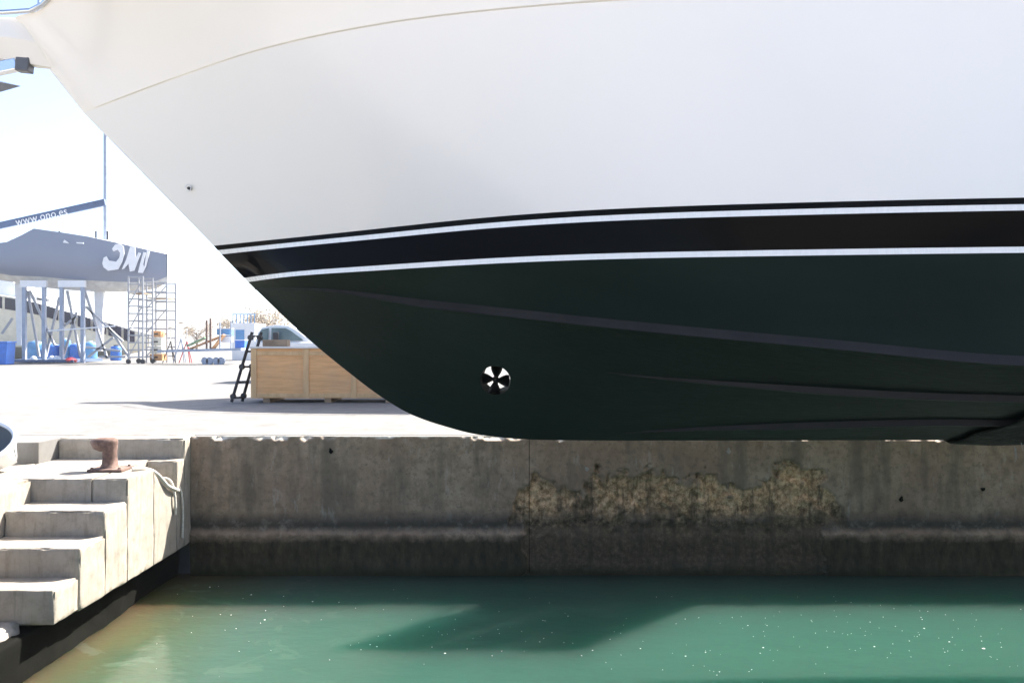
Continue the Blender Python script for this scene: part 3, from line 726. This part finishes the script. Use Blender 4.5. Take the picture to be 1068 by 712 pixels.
# big plywood crate
t = NT('crate_plywood'); co = t.objco(); gr = t.noise(7, 7, .7, co=co, stretch=(.25, 1, 3)); bl = t.noise(1.3, 4, .6, co=co)
c = t.ramp(gr, [(.25, (.54, .285, .12)), (.55, (.72, .40, .175)), (.8, (.80, .49, .24))]); c = t.mix(t.ramp(bl, [(.45, 0.0), (.7, .5)]), c, (.55, .36, .22))
c = t.mix(t.ramp(t.noise(4, 4, .6, co=co), [(.68, 0.0), (.73, .6)]), c, (.20, .12, .07))
t.set(Base_Color=c, Roughness=.75); t.bump(gr, .2, .006); M['ply'] = t.mat
t = NT('crate_batten'); gr = t.noise(9, 7, .7, co=t.objco(), stretch=(1, 1, .2)); t.set(Base_Color=t.ramp(gr, [(.25, (.50, .31, .15)), (.75, (.70, .47, .25))]), Roughness=.75); t.bump(gr, .2, .005); M['batten'] = t.mat
CX0, CY0, CH = -5.53, 17.6, 1.17
cr = empty('wooden_crate', (CX0 + 1.6, CY0 + .6, 0), 'large plywood crate with batten frame standing on the yard concrete', 'crate')
xs = [CX0 + .0, CX0 + 1.17, CX0 + 2.18, CX0 + 3.2]
for i in range(3):
    m = MB(); m.box(xs[i] + .004, xs[i + 1] - .004, CY0, CY0 + .02, .10, CH - .02); m.build('plywood_panel', M['ply'], cr)
m = MB(); m.box(CX0, CX0 + .02, CY0 + .024, CY0 + 1.2, .10, CH - .02); m.build('end_panel', M['ply'], cr)
m = MB(); m.box(CX0 + .024, CX0 + 3.2, CY0 + 1.18, CY0 + 1.2, .10, CH - .02); m.build('back_panel', M['ply'], cr)
m = MB(); m.box(CX0 + 3.18, CX0 + 3.2, CY0 + .024, CY0 + 1.176, .10, CH - .02); m.build('end_panel', M['ply'], cr)
for i, x in enumerate((CX0, CX0 + 1.11, CX0 + 2.12, CX0 + 3.08)):
    m = MB(); m.box(x, x + .12, CY0 - .025, CY0 - .003, .10, CH - .021); m.build('batten', M['batten'], cr, bevel=.004)
for z in (.115, CH - .165):
    for i in range(3):
        m = MB(); m.box((CX0, CX0 + 1.11, CX0 + 2.12)[i] + .123, (CX0 + 1.11, CX0 + 2.12, CX0 + 3.08)[i] - .003, CY0 - .020, CY0 - .003, z, z + .085); m.build('batten', M['batten'], cr, bevel=.004)
for i in range(3):
    x = CX0 + .25 + 1.3 * i; m = MB(); m.box(x, x + .14, CY0 + .02, CY0 + 1.18, .002, .098); m.build('runner', M['wood'], cr)
m = MB(); m.box(CX0 - .03, CX0 + 3.23, CY0 - .05, CY0 + 1.23, CH - .018, CH + .02); m.build('lid', plain('lid_boards', (.62, .60, .56), .7), cr, bevel=.006)
pl = MB(); pl.box(-5.44, -4.9, CY0 + .5, CY0 + .75, CH + .022, CH + .17); tag(pl.build('timber_offcut', M['wood'], bevel=.01), 'short brown timber offcut lying on the crate lid', 'timber')

# folding ladder leaning on the end of the crate
M['blackpaint'] = plain('black_plastic', (.015, .016, .022), .45)
lb, lt = Vector((-5.93, 17.55, .02)), Vector((-5.57, 17.80, 1.50)); dv = Vector((.16, .20, 0))
la = empty('folding_ladder', lb, 'black folding ladder leaning against the end of the wooden crate', 'ladder')
for k in (0, 1):
    m = MB(); m.bar(lb + dv * k, lt + dv * k * .9, .028, .06); m.build('stile', M['blackpaint'], la)
for q in (.06, .28, .50, .72, .94):
    p = lb.lerp(lt, q); m = MB(); m.bar(p, p + dv * (1 - .1 * q), .10 if q in (.06, .50, .94) else .05, .04); m.build('rung', M['blackpaint'], la)
for q in (.08, .50, .92):
    for k in (0, 1):
        p = lb.lerp(lt, q) + dv * k * (1 - .1 * q); m = MB(); m.tube([p + Vector((-.012, -.03, 0)), p + Vector((.012, .03, 0))], .058, 12); m.build('hinge', M['blackpaint'], la, smooth=40)

# ------------------------------------------------------------------ far side of the yard
PX = lambda d: d / F
M['grey_hull'] = gelcoat('grey_blue_hull', (.21, .24, .31), .3); M['white_far'] = plain('white_paint', (.72, .73, .74), .5, var=.06)  # grey hull, blue-grey steel, navy and tube paints lightened: haze fade in the colour
M['bluegrey'] = plain('blue_grey_steel', (.30, .35, .44), .5, var=.15); M['navy'] = plain('navy_cover', (.07, .11, .20), .6)
M['alu'] = plain('aluminium_tube', (.34, .35, .37), .5, var=.1); M['blue'] = plain('blue_plastic', (.03, .14, .50), .45)
M['lblue'] = plain('light_blue_plastic', (.09, .26, .50), .5); M['creamhull'] = plain('cream_hull', (.66, .62, .50), .4, var=.08)
M['glass'] = plain('tinted_glass', (.02, .02, .045), .08); M['orange'] = plain('orange_board', (.55, .28, .12), .7); M['green'] = plain('green_board', (.18, .32, .2), .7)
M['red'] = plain('red_paint', (.45, .04, .06), .5); M['carwhite'] = gelcoat('car_white', (.74, .75, .76), .2); M['carglass'] = plain('car_glass', (.10, .16, .18), .06)
# racing yacht in its cradle
D0 = 51.5
ry = empty('racing_yacht', pt(60, 300, D0), 'grey-blue racing sail yacht standing in a tall steel cradle', 'sailing yacht')
sta = [(-190, 262, 282, .9), (-140, 262, 284, 1.35), (-60, 260, 287, 1.8), (0, 258, 292, 2.0), (20, 257.5, 295, 2.05), (28, 256.5, 297, 2.06), (42, 250, 299, 2.06), (55, 243, 301, 2.05), (80, 246.3, 303, 1.9), (105, 250, 304, 1.6), (130, 255, 304, 1.15), (150, 259.5, 303, .7), (165, 263, 300, .32), (174, 265, 294, .06)]
def sheer_y(px): return D0 - float(np.interp(px, [q[0] for q in sta], [q[3] for q in sta]))
up, lo, dk = [], [], []
for px, yt, yb, hb in sta:
    A = pt(px, yt, D0); B = pt(px, yb, D0); ring = []
    for k in range(17):
        a = -1 + 2 * k / 16; sh = abs(a)
        # flat side above, round bilge below
        hh = hb * min(1, (sh * 1.5)) if sh < .667 else hb
        zz = B.z + (A.z - B.z) * (0 if sh < .15 else ((sh - .15) / .85) ** 1.9)
        ring.append((A.x, D0 + math.copysign(hh, a), zz))
    up.append(ring[:5]); lo.append(ring[4:13]); dk.append((ring, A))
m = MB(); m.grid(up); m.grid([r[12:] for r, _ in dk]); m.build('topside', M['grey_hull'], ry, smooth=40)
m = MB(); m.grid(lo); m.build('underbody', plain('pale_underbody', (.50, .50, .48), .4), ry, smooth=40)
m = MB(); m.grid([[r[0], (A.x, D0, A.z + .05), r[-1]] for r, A in dk]); m.build('deck', M['white_far'], ry)
def on_side(px, py, out=.03):
    y = sheer_y(px) - out; return pt(px, py, y)
Z5 = lambda q: [(100 + a / 11.87, 235 + b / 11.87) for a, b in q]
for poly in (Z5([(200, 290), (235, 240), (290, 222), (340, 260), (352, 350), (325, 450), (275, 545), (150, 562), (95, 520), (78, 470), (95, 400), (130, 382), (160, 435), (250, 450), (290, 400), (300, 340), (270, 300), (215, 322)]),
             Z5([(320, 545), (375, 420), (425, 262), (485, 256), (495, 400), (525, 335), (556, 345), (475, 560), (420, 572), (402, 470), (350, 535)]),
             Z5([(520, 585), (545, 480), (588, 330), (618, 338), (585, 480), (598, 520), (632, 308), (668, 320), (622, 500), (580, 590)]),
             [(65.5, 253), (67, 250), (70, 252), (72, 254)], [(79.5, 252.6), (87, 252.8), (87.3, 254.4), (79.8, 253.8)]):
    m = MB(); n = len(poly); fr = [on_side(x, y, .05) for x, y in poly]; bk = [p + Vector((0, .03, 0)) for p in fr]
    m.add(fr + bk, [tuple(range(n)), tuple(range(2 * n - 1, n - 1, -1))] + [(i, n + i, n + (i + 1) % n, (i + 1) % n) for i in range(n)]); m.build('hull_lettering', M['white_far'], ry)
m = MB(); m.tube([pt(110, 250, D0), pt(110, 40, D0)], [.13, .10], 10); m.build('mast', M['bluegrey'], ry, smooth=60)
b0, b1 = pt(110, 211, D0 - .3), pt(-120, 262, D0 - .3)
m = MB(); m.bar(b0, b1, .22, .42); bo_ = m.build('boom', M['navy'], ry, bevel=.04)
cu = bpy.data.curves.new('boom_text', 'FONT'); cu.body = 'www.ono.es'; cu.size = .62; cu.extrude = .006; cu.space_character = 1.05
to = link(bpy.data.objects.new('boom_text', cu)); bpy.context.view_layer.update()
tm = bpy.data.meshes.new_from_object(to.evaluated_get(bpy.context.evaluated_depsgraph_get())); bpy.data.objects.remove(to)
wd = max(v.co.x for v in tm.vertices); a = pt(17, 235.4, D0 - .43); b = pt(70.5, 223.6, D0 - .43); ex = (b - a).normalized(); ez = Vector((-ex.z, 0, ex.x)); k = (b - a).length / wd
for v in tm.vertices: v.co = a + ex * v.co.x * k + ez * v.co.y * k * 1.1 + Vector((0, -v.co.z, 0)) - Vector(ry.location)
tm.materials.clear(); tm.materials.append(M['white_far']); to = link(bpy.data.objects.new('boom_lettering', tm), ry)
m = MB(); m.prism([(pt(x, y, D0).x, pt(x, y, D0).z) for x, y in ((99, 303), (109, 303), (107, 366), (101, 366))], D0 - .12, D0 + .12); m.build('keel', M['white_far'], ry, bevel=.03)
m = MB(); m.prism([(pt(x, y, D0).x, pt(x, y, D0).z) for x, y in ((16, 292), (24, 292), (23, 360), (18, 360))], D0 - .08, D0 + .08); m.build('rudder', M['white_far'], ry, bevel=.03)
for px in (12, 62, 100, 112):
    MB().tube([pt(px, 250 if px > 50 else 258, D0 - 1.2), pt(px, 241 if px > 50 else 250, D0 - 1.2)], .05, 6).build('deck_fitting', M['blackpaint'], ry)
ck = empty('steel_cradle', pt(58, 377.5, D0), 'blue-grey steel cradle with four posts under the racing yacht', 'cradle')
zg = lambda d: 356 + 1.3 * F / d
for px in (25.5, 46, 64.5, 86.5):
    for dd in (-1.5, 1.5):
        d = D0 + dd; m = MB(); m.bar(pt(px, zg(d) - .3, d), pt(px, 299, d), .20, .20); m.build('post', M['bluegrey'], ck)
for xa, xb in ((22, 49), (61.5, 89)):
    for dd in (-1.5, 1.5):
        m = MB(); m.bar(pt(xa, 296, D0 + dd), pt(xb, 296, D0 + dd), .25, .40); m.build('head_beam', M['white_far'], ck)
for xa, ya, xb, yb in ((29, 303, 41, 372), (31, 303, 57, 360), (80, 325, 66, 372), (88, 302, 112, 374), (60, 345, 80, 330), (90, 320, 128, 356), (2, 348, 13, 332), (48, 372, 62, 310), (70, 303, 84, 372), (92, 372, 118, 352), (104, 372, 131, 372), (90, 362, 126, 366), (112, 340, 136, 374)):
    m = MB(); m.bar(pt(xa, ya, D0 - 1.3), pt(xb, yb, D0 - 1.3), .12, .12); m.build('brace', M['alu'], ck)
m = MB(); m.bar(pt(24, zg(D0) - 2.2, D0), pt(92, zg(D0) - 2.2, D0), 3.6, .16); m.build('base_frame', M['navy'], ck)
m = MB(); m.bar(pt(50, 345, D0 - 1.65), pt(120, 340, D0 - 1.65), .08, .08); m.build('tie_rod', M['white_far'], ck)
# cream motor boat beyond it, bow to the right
D1 = 64.0
mb_ = empty('motor_boat', pt(60, zg(D1), D1), 'cream motor boat with dark side windows behind the steel cradle', 'boat')
st2 = [(-110, 292, 374, 2.0), (-20, 303, 374, 2.2), (40, 313, 374, 2.2), (90, 328, 373, 1.9), (125, 338, 371, 1.2), (146, 345, 367, .5), (155, 348, 362, .06)]
P = []
for px, yt, yb, hb in st2:
    A, B = pt(px, yt, D1), pt(px, yb, D1)
    P.append([(A.x, D1 + hb * u, B.z + (A.z - B.z) * v) for u, v in ((-1, 1), (-1, .5), (-.85, .2), (0, 0), (.85, .2), (1, .5), (1, 1))])
m = MB(); m.grid(P); m.add(P[0], [tuple(range(7))]); m.build('hull', M['creamhull'], mb_, smooth=40)
m = MB(); m.grid([[r[0], r[-1]] for r in P]); m.build('deck', M['white_far'], mb_)
hb2 = lambda px: D1 - float(np.interp(px, [q[0] for q in st2], [q[3] for q in st2]))
tp2 = lambda px: float(np.interp(px, [q[0] for q in st2], [q[1] for q in st2]))
for xa, xb in ((-14, 2), (5, 22), (25, 42), (45, 60), (63, 78), (81, 94), (97, 110), (113, 126), (129, 140)):
    q = [pt(x, tp2(x) + o, hb2(x) - .03) for x, o in ((xa, 3), (xb, 3), (xb, 15), (xa, 15))]
    m = MB(); m.add(q + [p + Vector((0, .08, 0)) for p in q], [(0, 1, 2, 3), (7, 6, 5, 4), (0, 4, 5, 1), (1, 5, 6, 2), (2, 6, 7, 3), (3, 7, 4, 0)]); m.build('window', M['glass'], mb_)
m = MB(); P = []
for px, hh, hb in ((-60, 26, 1.5), (-10, 25, 1.5), (20, 16, 1.3), (45, 4, 1.0)):
    a = pt(px, tp2(px), D1); P.append([(a.x, D1 + hb * u, a.z + hh * D1 / F * v) for u, v in ((-1, 0), (-.85, 1), (.85, 1), (1, 0))])
m.grid(P); m.build('cabin', M['white_far'], mb_)
# blue tanks, bin, fenders, buoy under the yachts
def lathe(prof_, c, mat, name, parent=None, n=14):
    P = [[(c[0] + r * math.cos(a), c[1] + r * math.sin(a), c[2] + z) for a in np.linspace(0, 2 * math.pi, n + 1)] for r, z in prof_]
    m = MB(); m.grid(P); return m.build(name, mat, parent, smooth=40)
tl = ['blue plastic tank, white-capped, beside the first cradle post', 'squat blue plastic tank between the cradle posts', 'tall blue plastic tank behind the cradle brace', 'blue plastic tank by the last cradle post', 'blue plastic tank beyond the cradle next to the keel', 'dark-topped blue plastic tank near the scaffold tower']
for k, (px, w, h) in enumerate(((37, 15, 20), (54, 16, 17), (68, 11, 22), (79, 12, 17), (94, 14, 19), (121, 11, 15))):
    d = 56.5; b = pt(px, zg(d), d); rr = w / 2 * d / F; hh = h * d / F
    tk = empty('plastic_tank', (b.x, b.y, 0), tl[k], 'tank', 'blue tanks under the racing yacht')
    lathe([(.01, .01), (rr * .95, .02), (rr, .08)] + [(rr * (1 if q % 2 else .96), .08 + (hh - .2) * q / 6) for q in range(1, 7)] + [(rr * .8, hh - .02), (.2, hh), (.01, hh)], (b.x, b.y, 0), M['blue'] if k % 2 else M['lblue'], 'tank_body', tk)
    lathe([(.16, hh), (.16, hh + .08), (.01, hh + .09)], (b.x, b.y, 0), M['white_far'] if k != 5 else M['blackpaint'], 'cap', tk, 10)
d = 46.5; b = pt(2, zg(d), d); bn = empty('waste_bin', (b.x, d, 0), 'deep blue plastic waste bin standing near the racing yacht rudder', 'bin')
m = MB(); m.prism([(b.x - .50, 0.02), (b.x + .46, 0.02), (b.x + .54, 1.22), (b.x - .56, 1.22)], d - .4, d + .4); m.build('body', M['blue'], bn, bevel=.03)
m = MB(); m.box(b.x - .60, b.x + .58, d - .45, d + .45, 1.223, 1.30); m.build('lid', M['blue'], bn, bevel=.03)
for k, px in enumerate((35, 54, 58.5, 62)):
    d = 50.0; b = pt(px, zg(d), d); lathe([(.01, .02), (.16, .08), (.2, .22), (.16, .36), (.05, .44), (.01, .45)], (b.x, d, 0), M['white_far'], 'fender')
for k, o in enumerate([o for o in C.objects if o.name.startswith('fender')]): tag(o, ('white fender lying by the first cradle post in front of a tank', 'small white fender lying in a row of three between the cradle posts')[k > 0], 'fender', 'fenders by the cradle')
b = pt(74, zg(50), 50); tag(lathe([(.01, .02), (.3, .06), (.36, .2), (.2, .32), (.01, .36)], (b.x, 50, 0), M['red'], 'buoy'), 'red buoy lying between the cradle posts', 'buoy')
# wheeled scaffold towers at the bow
def tower(px0, px1, ytop, d, label, nr_, wheels, mat):
    z1 = pt(0, ytop, d).z; x0, x1 = pt(px0, 0, d).x, pt(px1, 0, d).x; o = empty('scaffold_tower', ((x0 + x1) / 2, d, 0), label, 'scaffold', 'scaffold towers at the racing yacht bow')
    for x in (x0, x1):
        for y in (d, d + 1.3):
            MB().tube([(x, y, .22 if wheels else .02), (x, y, z1)], .055, 6).build('upright', mat, o)
            if wheels: lathe([(.01, -.05), (.14, -.05), (.14, .05), (.01, .05)], (0, 0, 0), M['blackpaint'], 'castor', o, 12).matrix_basis = Matrix.Translation(Vector((x, y, .16)) - Vector(o.location)) @ Matrix.Rotation(R(90), 4, 'X') @ Matrix.Translation(Vector(o.location))
    for k in range(nr_):
        z = .4 + (z1 - .45) * k / (nr_ - 1)
        for y in (d, d + 1.3): MB().tube([(x0, y, z), (x1, y, z)], .04, 5).build('rung', mat, o)
    for k in range(3):
        za, zb = .4 + (z1 - .6) * k / 3, .4 + (z1 - .6) * (k + 1) / 3
        MB().tube([(x0, d - .03, za), (x1, d - .03, zb)], .038, 5).build('brace', mat, o)
    m = MB(); m.box(x0 + .03, x1 - .03, d + .05, d + 1.25, z1 - 1.0, z1 - .94); m.build('deck_board', M['wood'], o)
tower(134, 149, 288, 47.5, 'narrow aluminium scaffold tower on castors under the racing yacht bow', 12, True, M['alu'])
tower(153, 174, 294, 50, 'wide pale scaffold tower clear of the racing yacht bow', 9, False, M['alu'])
for k, (y0, y1, mt) in enumerate(((376, 369, 'orange'), (368.4, 361, 'creamhull'), (360.4, 352, 'creamhull'), (351.4, 345, 'orange'))):
    d = 49.0; a, b = pt(156 + k * .6, y0, d), pt(169 - k * .4, y1, d); bxo = empty('boat_yard_box', ((a.x + b.x) / 2, d, max(.0, a.z)), ['orange box at the bottom of the stack beside the wide scaffold', 'cream box resting on the bottom orange box of the stack', 'cream box just below the top of the stack by the scaffold', 'orange box on top of the stack beside the wide scaffold'][k], 'box', 'stacked boxes by the scaffold')
    m = MB(); m.box(a.x, b.x, d, d + .6, max(.005, a.z), b.z); m.build('body', M[mt], bxo, bevel=.02)
    m = MB(); m.box((a.x + b.x) / 2 - .12, (a.x + b.x) / 2 + .12, d - .02, d - .002, (max(0, a.z) + b.z) / 2 - .04, (max(0, a.z) + b.z) / 2 + .04); m.build('handle', M['blackpaint'], bxo)
# posts, trailer and boards
for k, (px, yt) in enumerate(((178, 342), (189, 337), (195, 342))):
    d = 49.5; b = pt(px, zg(d), d); h = pt(px, yt, d).z
    jack(b.x, d, h, (0, 0), ['dark jack stand standing next to the stacked boxes', 'tallest of the idle jack stands in front of the trailer', 'red-based jack stand beside the flat trailer'][k], [M['blackpaint'], M['bluegrey'], M['red']][k], 'idle jack stands in the yard')
d = 47.5
tr = empty('flat_trailer', pt(215, zg(d), d), 'long flat boat trailer with tall side posts and boards', 'trailer')
a, b = pt(170, 366, d), pt(256, 364, d)
m = MB(); m.bar(a, b, 1.6, .14); m.build('bed', M['bluegrey'], tr)
for px, yt in ((215.5, 334), (219.5, 332), (229.5, 336), (241, 335)):
    MB().tube([pt(px, 365, d - .7), pt(px, yt, d - .7)], .06 if px < 222 else .045, 8).build('side_post', M['rust'] if px < 222 else M['bluegrey'], tr)
for px in (214, 219, 226, 231):
    for dd in (-.7, .7):
        b = pt(px, 0, d + dd).x; m = MB(); m.tube([(b, d + dd - .09, .2), (b, d + dd + .09, .2)], .198, 14); m.build('wheel', M['bluegrey'], tr, smooth=40)
for (xa, ya, xb, yb, mt, lb_) in ((196, 360.5, 215, 352, 'green', 'green board lying tilted on the flat trailer'), (199, 363.5, 233, 350, 'orange', 'orange plank propped up along the flat trailer'), (222, 364, 234, 349, 'orange', 'short orange plank leaning steeply on the trailer posts')):
    m = MB(); m.bar(pt(xa, ya, d - .3), pt(xb, yb, d - .3), .5, .07); tag(m.build('board', M[mt]), lb_, 'board')
for (xa, ya, xb, yb, mt, lb_) in ((226, 349, 240, 343, 'lblue', 'bright blue box on top of the trailer load'), (231, 357, 240, 350.5, 'white_far', 'white box stacked below the bright blue box on the trailer'), (245, 365.5, 255, 355, 'blue', 'blue crate at the end of the flat trailer')):
    p, q = pt(xa, ya, d + .1), pt(xb, yb, d + .1); o = empty('load_box', ((p.x + q.x) / 2, d + .4, p.z), lb_, 'box', 'boxes on the trailer')
    m = MB(); m.box(p.x, q.x, d + .1, d + .7, p.z, q.z); m.build('body', M[mt], o, bevel=.02)
    m = MB(); m.box(p.x - .02, q.x + .02, d + .08, d + .72, q.z + .002, q.z + .05); m.build('lid', M['white_far'] if mt != 'white_far' else M['lblue'], o)
d = 57.0; p, q = pt(242, zg(d), d), pt(266, 337, d)
cb = empty('site_cabin', ((p.x + q.x) / 2, d, 0), 'white site cabin with blue railings on its roof', 'cabin')
m = MB(); m.box(p.x, q.x, d, d + 2.4, .005, q.z); m.build('wall', M['white_far'], cb, bevel=.02)
m = MB(); m.box(p.x + .25, p.x + .85, d - .03, d - .003, 1.2, 2.1); m.build('window', M['lblue'], cb)
for k in range(7):
    x = p.x + .05 + (q.x - p.x - .1) * k / 6; MB().tube([(x, d + .05, q.z), (x, d + .05, q.z + .62)], .035, 6).build('rail_post', M['lblue'], cb)
MB().tube([(p.x, d + .05, q.z + .62), (q.x, d + .05, q.z + .62)], .035, 6).build('rail', M['lblue'], cb)

# parked car behind the crate
d = 26.5; ca = empty('parked_car', pt(320, zg(d), d), 'white car with dark mirror parked behind the wooden crate', 'car')
q = lambda L_: [(pt(x, y, d).x, pt(x, y, d).z) for x, y in L_]
m = MB(); m.prism(q([(264, 388), (262, 372), (263, 361), (266, 356), (328, 357), (356, 362), (378, 368), (384, 378), (383, 389)]), d - .02, d + 1.82); m.build('body', M['carwhite'], ca, bevel=.05)
gh = [(264.5, 357), (266.5, 347), (271, 341), (285, 338.6), (299, 339.5), (306, 343), (327, 357.5)]
m = MB(); P = []
for k_, yy in ((0, .12), (1, 1.68)): P.append([(x, d + yy + (0 if z < 1.35 else (.08 if k_ == 0 else -.08)), z) for x, z in q(gh)])
m.grid(P); m.add(P[0], [tuple(range(7))]); m.add(P[1], [tuple(range(7))]); m.build('cabin_roof', M['carwhite'], ca, bevel=.02)
for poly in ([(267.5, 355), (269.2, 347.5), (272.5, 343.3), (279.5, 342), (279, 355)], [(282, 355), (282.4, 341.8), (297, 342), (302, 344.5), (315, 354), (315, 355)]):
    m = MB(); m.prism(q(poly), d + .075, d + .10); m.build('side_window', M['carglass'], ca)
A = [Vector((x, 0, z)) for x, z in q([(306, 343), (326, 356.8)])]
m = MB(); m.add([(A[0].x + .03, d + .25, A[0].z + .012), (A[1].x + .03, d + .2, A[1].z + .012), (A[1].x + .03, d + 1.6, A[1].z + .012), (A[0].x + .03, d + 1.55, A[0].z + .012)], [(0, 1, 2, 3)]); ws = m.build('windscreen', M['carglass'], ca, fix=False)
md = ws.modifiers.new('thick', 'SOLIDIFY'); md.thickness = .01
c_ = pt(288, 351, d - .12); m = MB(); m.box(c_.x - .10, c_.x + .08, c_.y - .06, c_.y + .08, c_.z - .10, c_.z + .14); m.build('mirror', M['blackpaint'], ca, bevel=.04)
for px in (283, 364):
    for yy in (-.03, 1.63):
        x = pt(px, 0, d).x; m = MB(); m.tube([(x, d + yy, .33), (x, d + yy + .2, .33)], .33, 24); w = m.build('wheel', M['dark'], ca, smooth=40)
        MB().tube([(x, d + yy - .012, .33), (x, d + yy + .21, .33)], .2, 16).build('rim', M['alu'], w, smooth=40)
# bare brown trees at the far end
M['bark'] = plain('bark', (.12, .085, .06), .9); M['twig'] = plain('dry_leaves', (.34, .27, .19), .8, var=.4, scale=2)
def tree(px, d, h, seed, label):
    rng = random.Random(seed); b = pt(px, zg(d), d); o = empty('tree', (b.x, d, 0), label, 'tree', 'trees at the far end of the yard')
    m = MB(); m.tube([(b.x, d, 0), (b.x + .1, d, h * .3), (b.x, d, h * .6)], [.22, .16, .08], 8)
    tips = []
    for k in range(12):
        a = rng.uniform(0, 6.283); z0 = h * rng.uniform(.25, .55); l = h * rng.uniform(.22, .42)
        e = Vector((b.x + l * math.cos(a), d + l * math.sin(a), min(h, z0 + l * rng.uniform(.5, 1.1)))); m.tube([(b.x, d, z0), e], [.07, .02], 5); tips.append(e)
    m.build('trunk', M['bark'], o)
    m = MB()
    for k in range(450):
        c = rng.choice(tips) + Vector((rng.gauss(0, .09 * h), rng.gauss(0, .09 * h), rng.gauss(0, .08 * h))); s_ = rng.uniform(.08, .2)
        u = Vector((rng.gauss(0, 1), rng.gauss(0, 1), rng.gauss(0, 1))).normalized() * s_; v = u.orthogonal().normalized() * s_ * .7
        m.add([c - u, c + v, c + u, c - v], [(0, 1, 2, 3)])
    m.build('crown', M['twig'], o, fix=False)
for k, (px, d, h) in enumerate(((262, 120, 6.0), (276, 110, 6.4), (285, 125, 6.8), (248, 130, 5.6), (205, 140, 4.6))):
    tree(px, d, h, 40 + k, ['brown-leaved tree beyond the site cabin', 'brown-leaved tree just behind the parked car', 'tallest brown tree showing over the parked car roof', 'low brown tree behind the cabin roof railings', 'small faint brown tree far behind the flat trailer'][k])

# ------------------------------------------------------------------ bright hazy air over the yard
m = MB(); m.box(-660, 660, -320, 660, -5.8, 23)
hz_m = bpy.data.materials.new('haze'); hz_m.use_nodes = True; hn = hz_m.node_tree; hn.nodes.clear()
pv_ = hn.nodes.new('ShaderNodeVolumePrincipled'); ho = hn.nodes.new('ShaderNodeOutputMaterial'); hn.links.new(pv_.outputs[0], ho.inputs['Volume'])
pv_.inputs['Color'].default_value = (.93, .96, 1, 1); pv_.inputs['Density'].default_value = .0004; pv_.inputs['Anisotropy'].default_value = .3
tag(m.build('haze', hz_m), 'thin bright haze over the yard', None, kind='stuff')
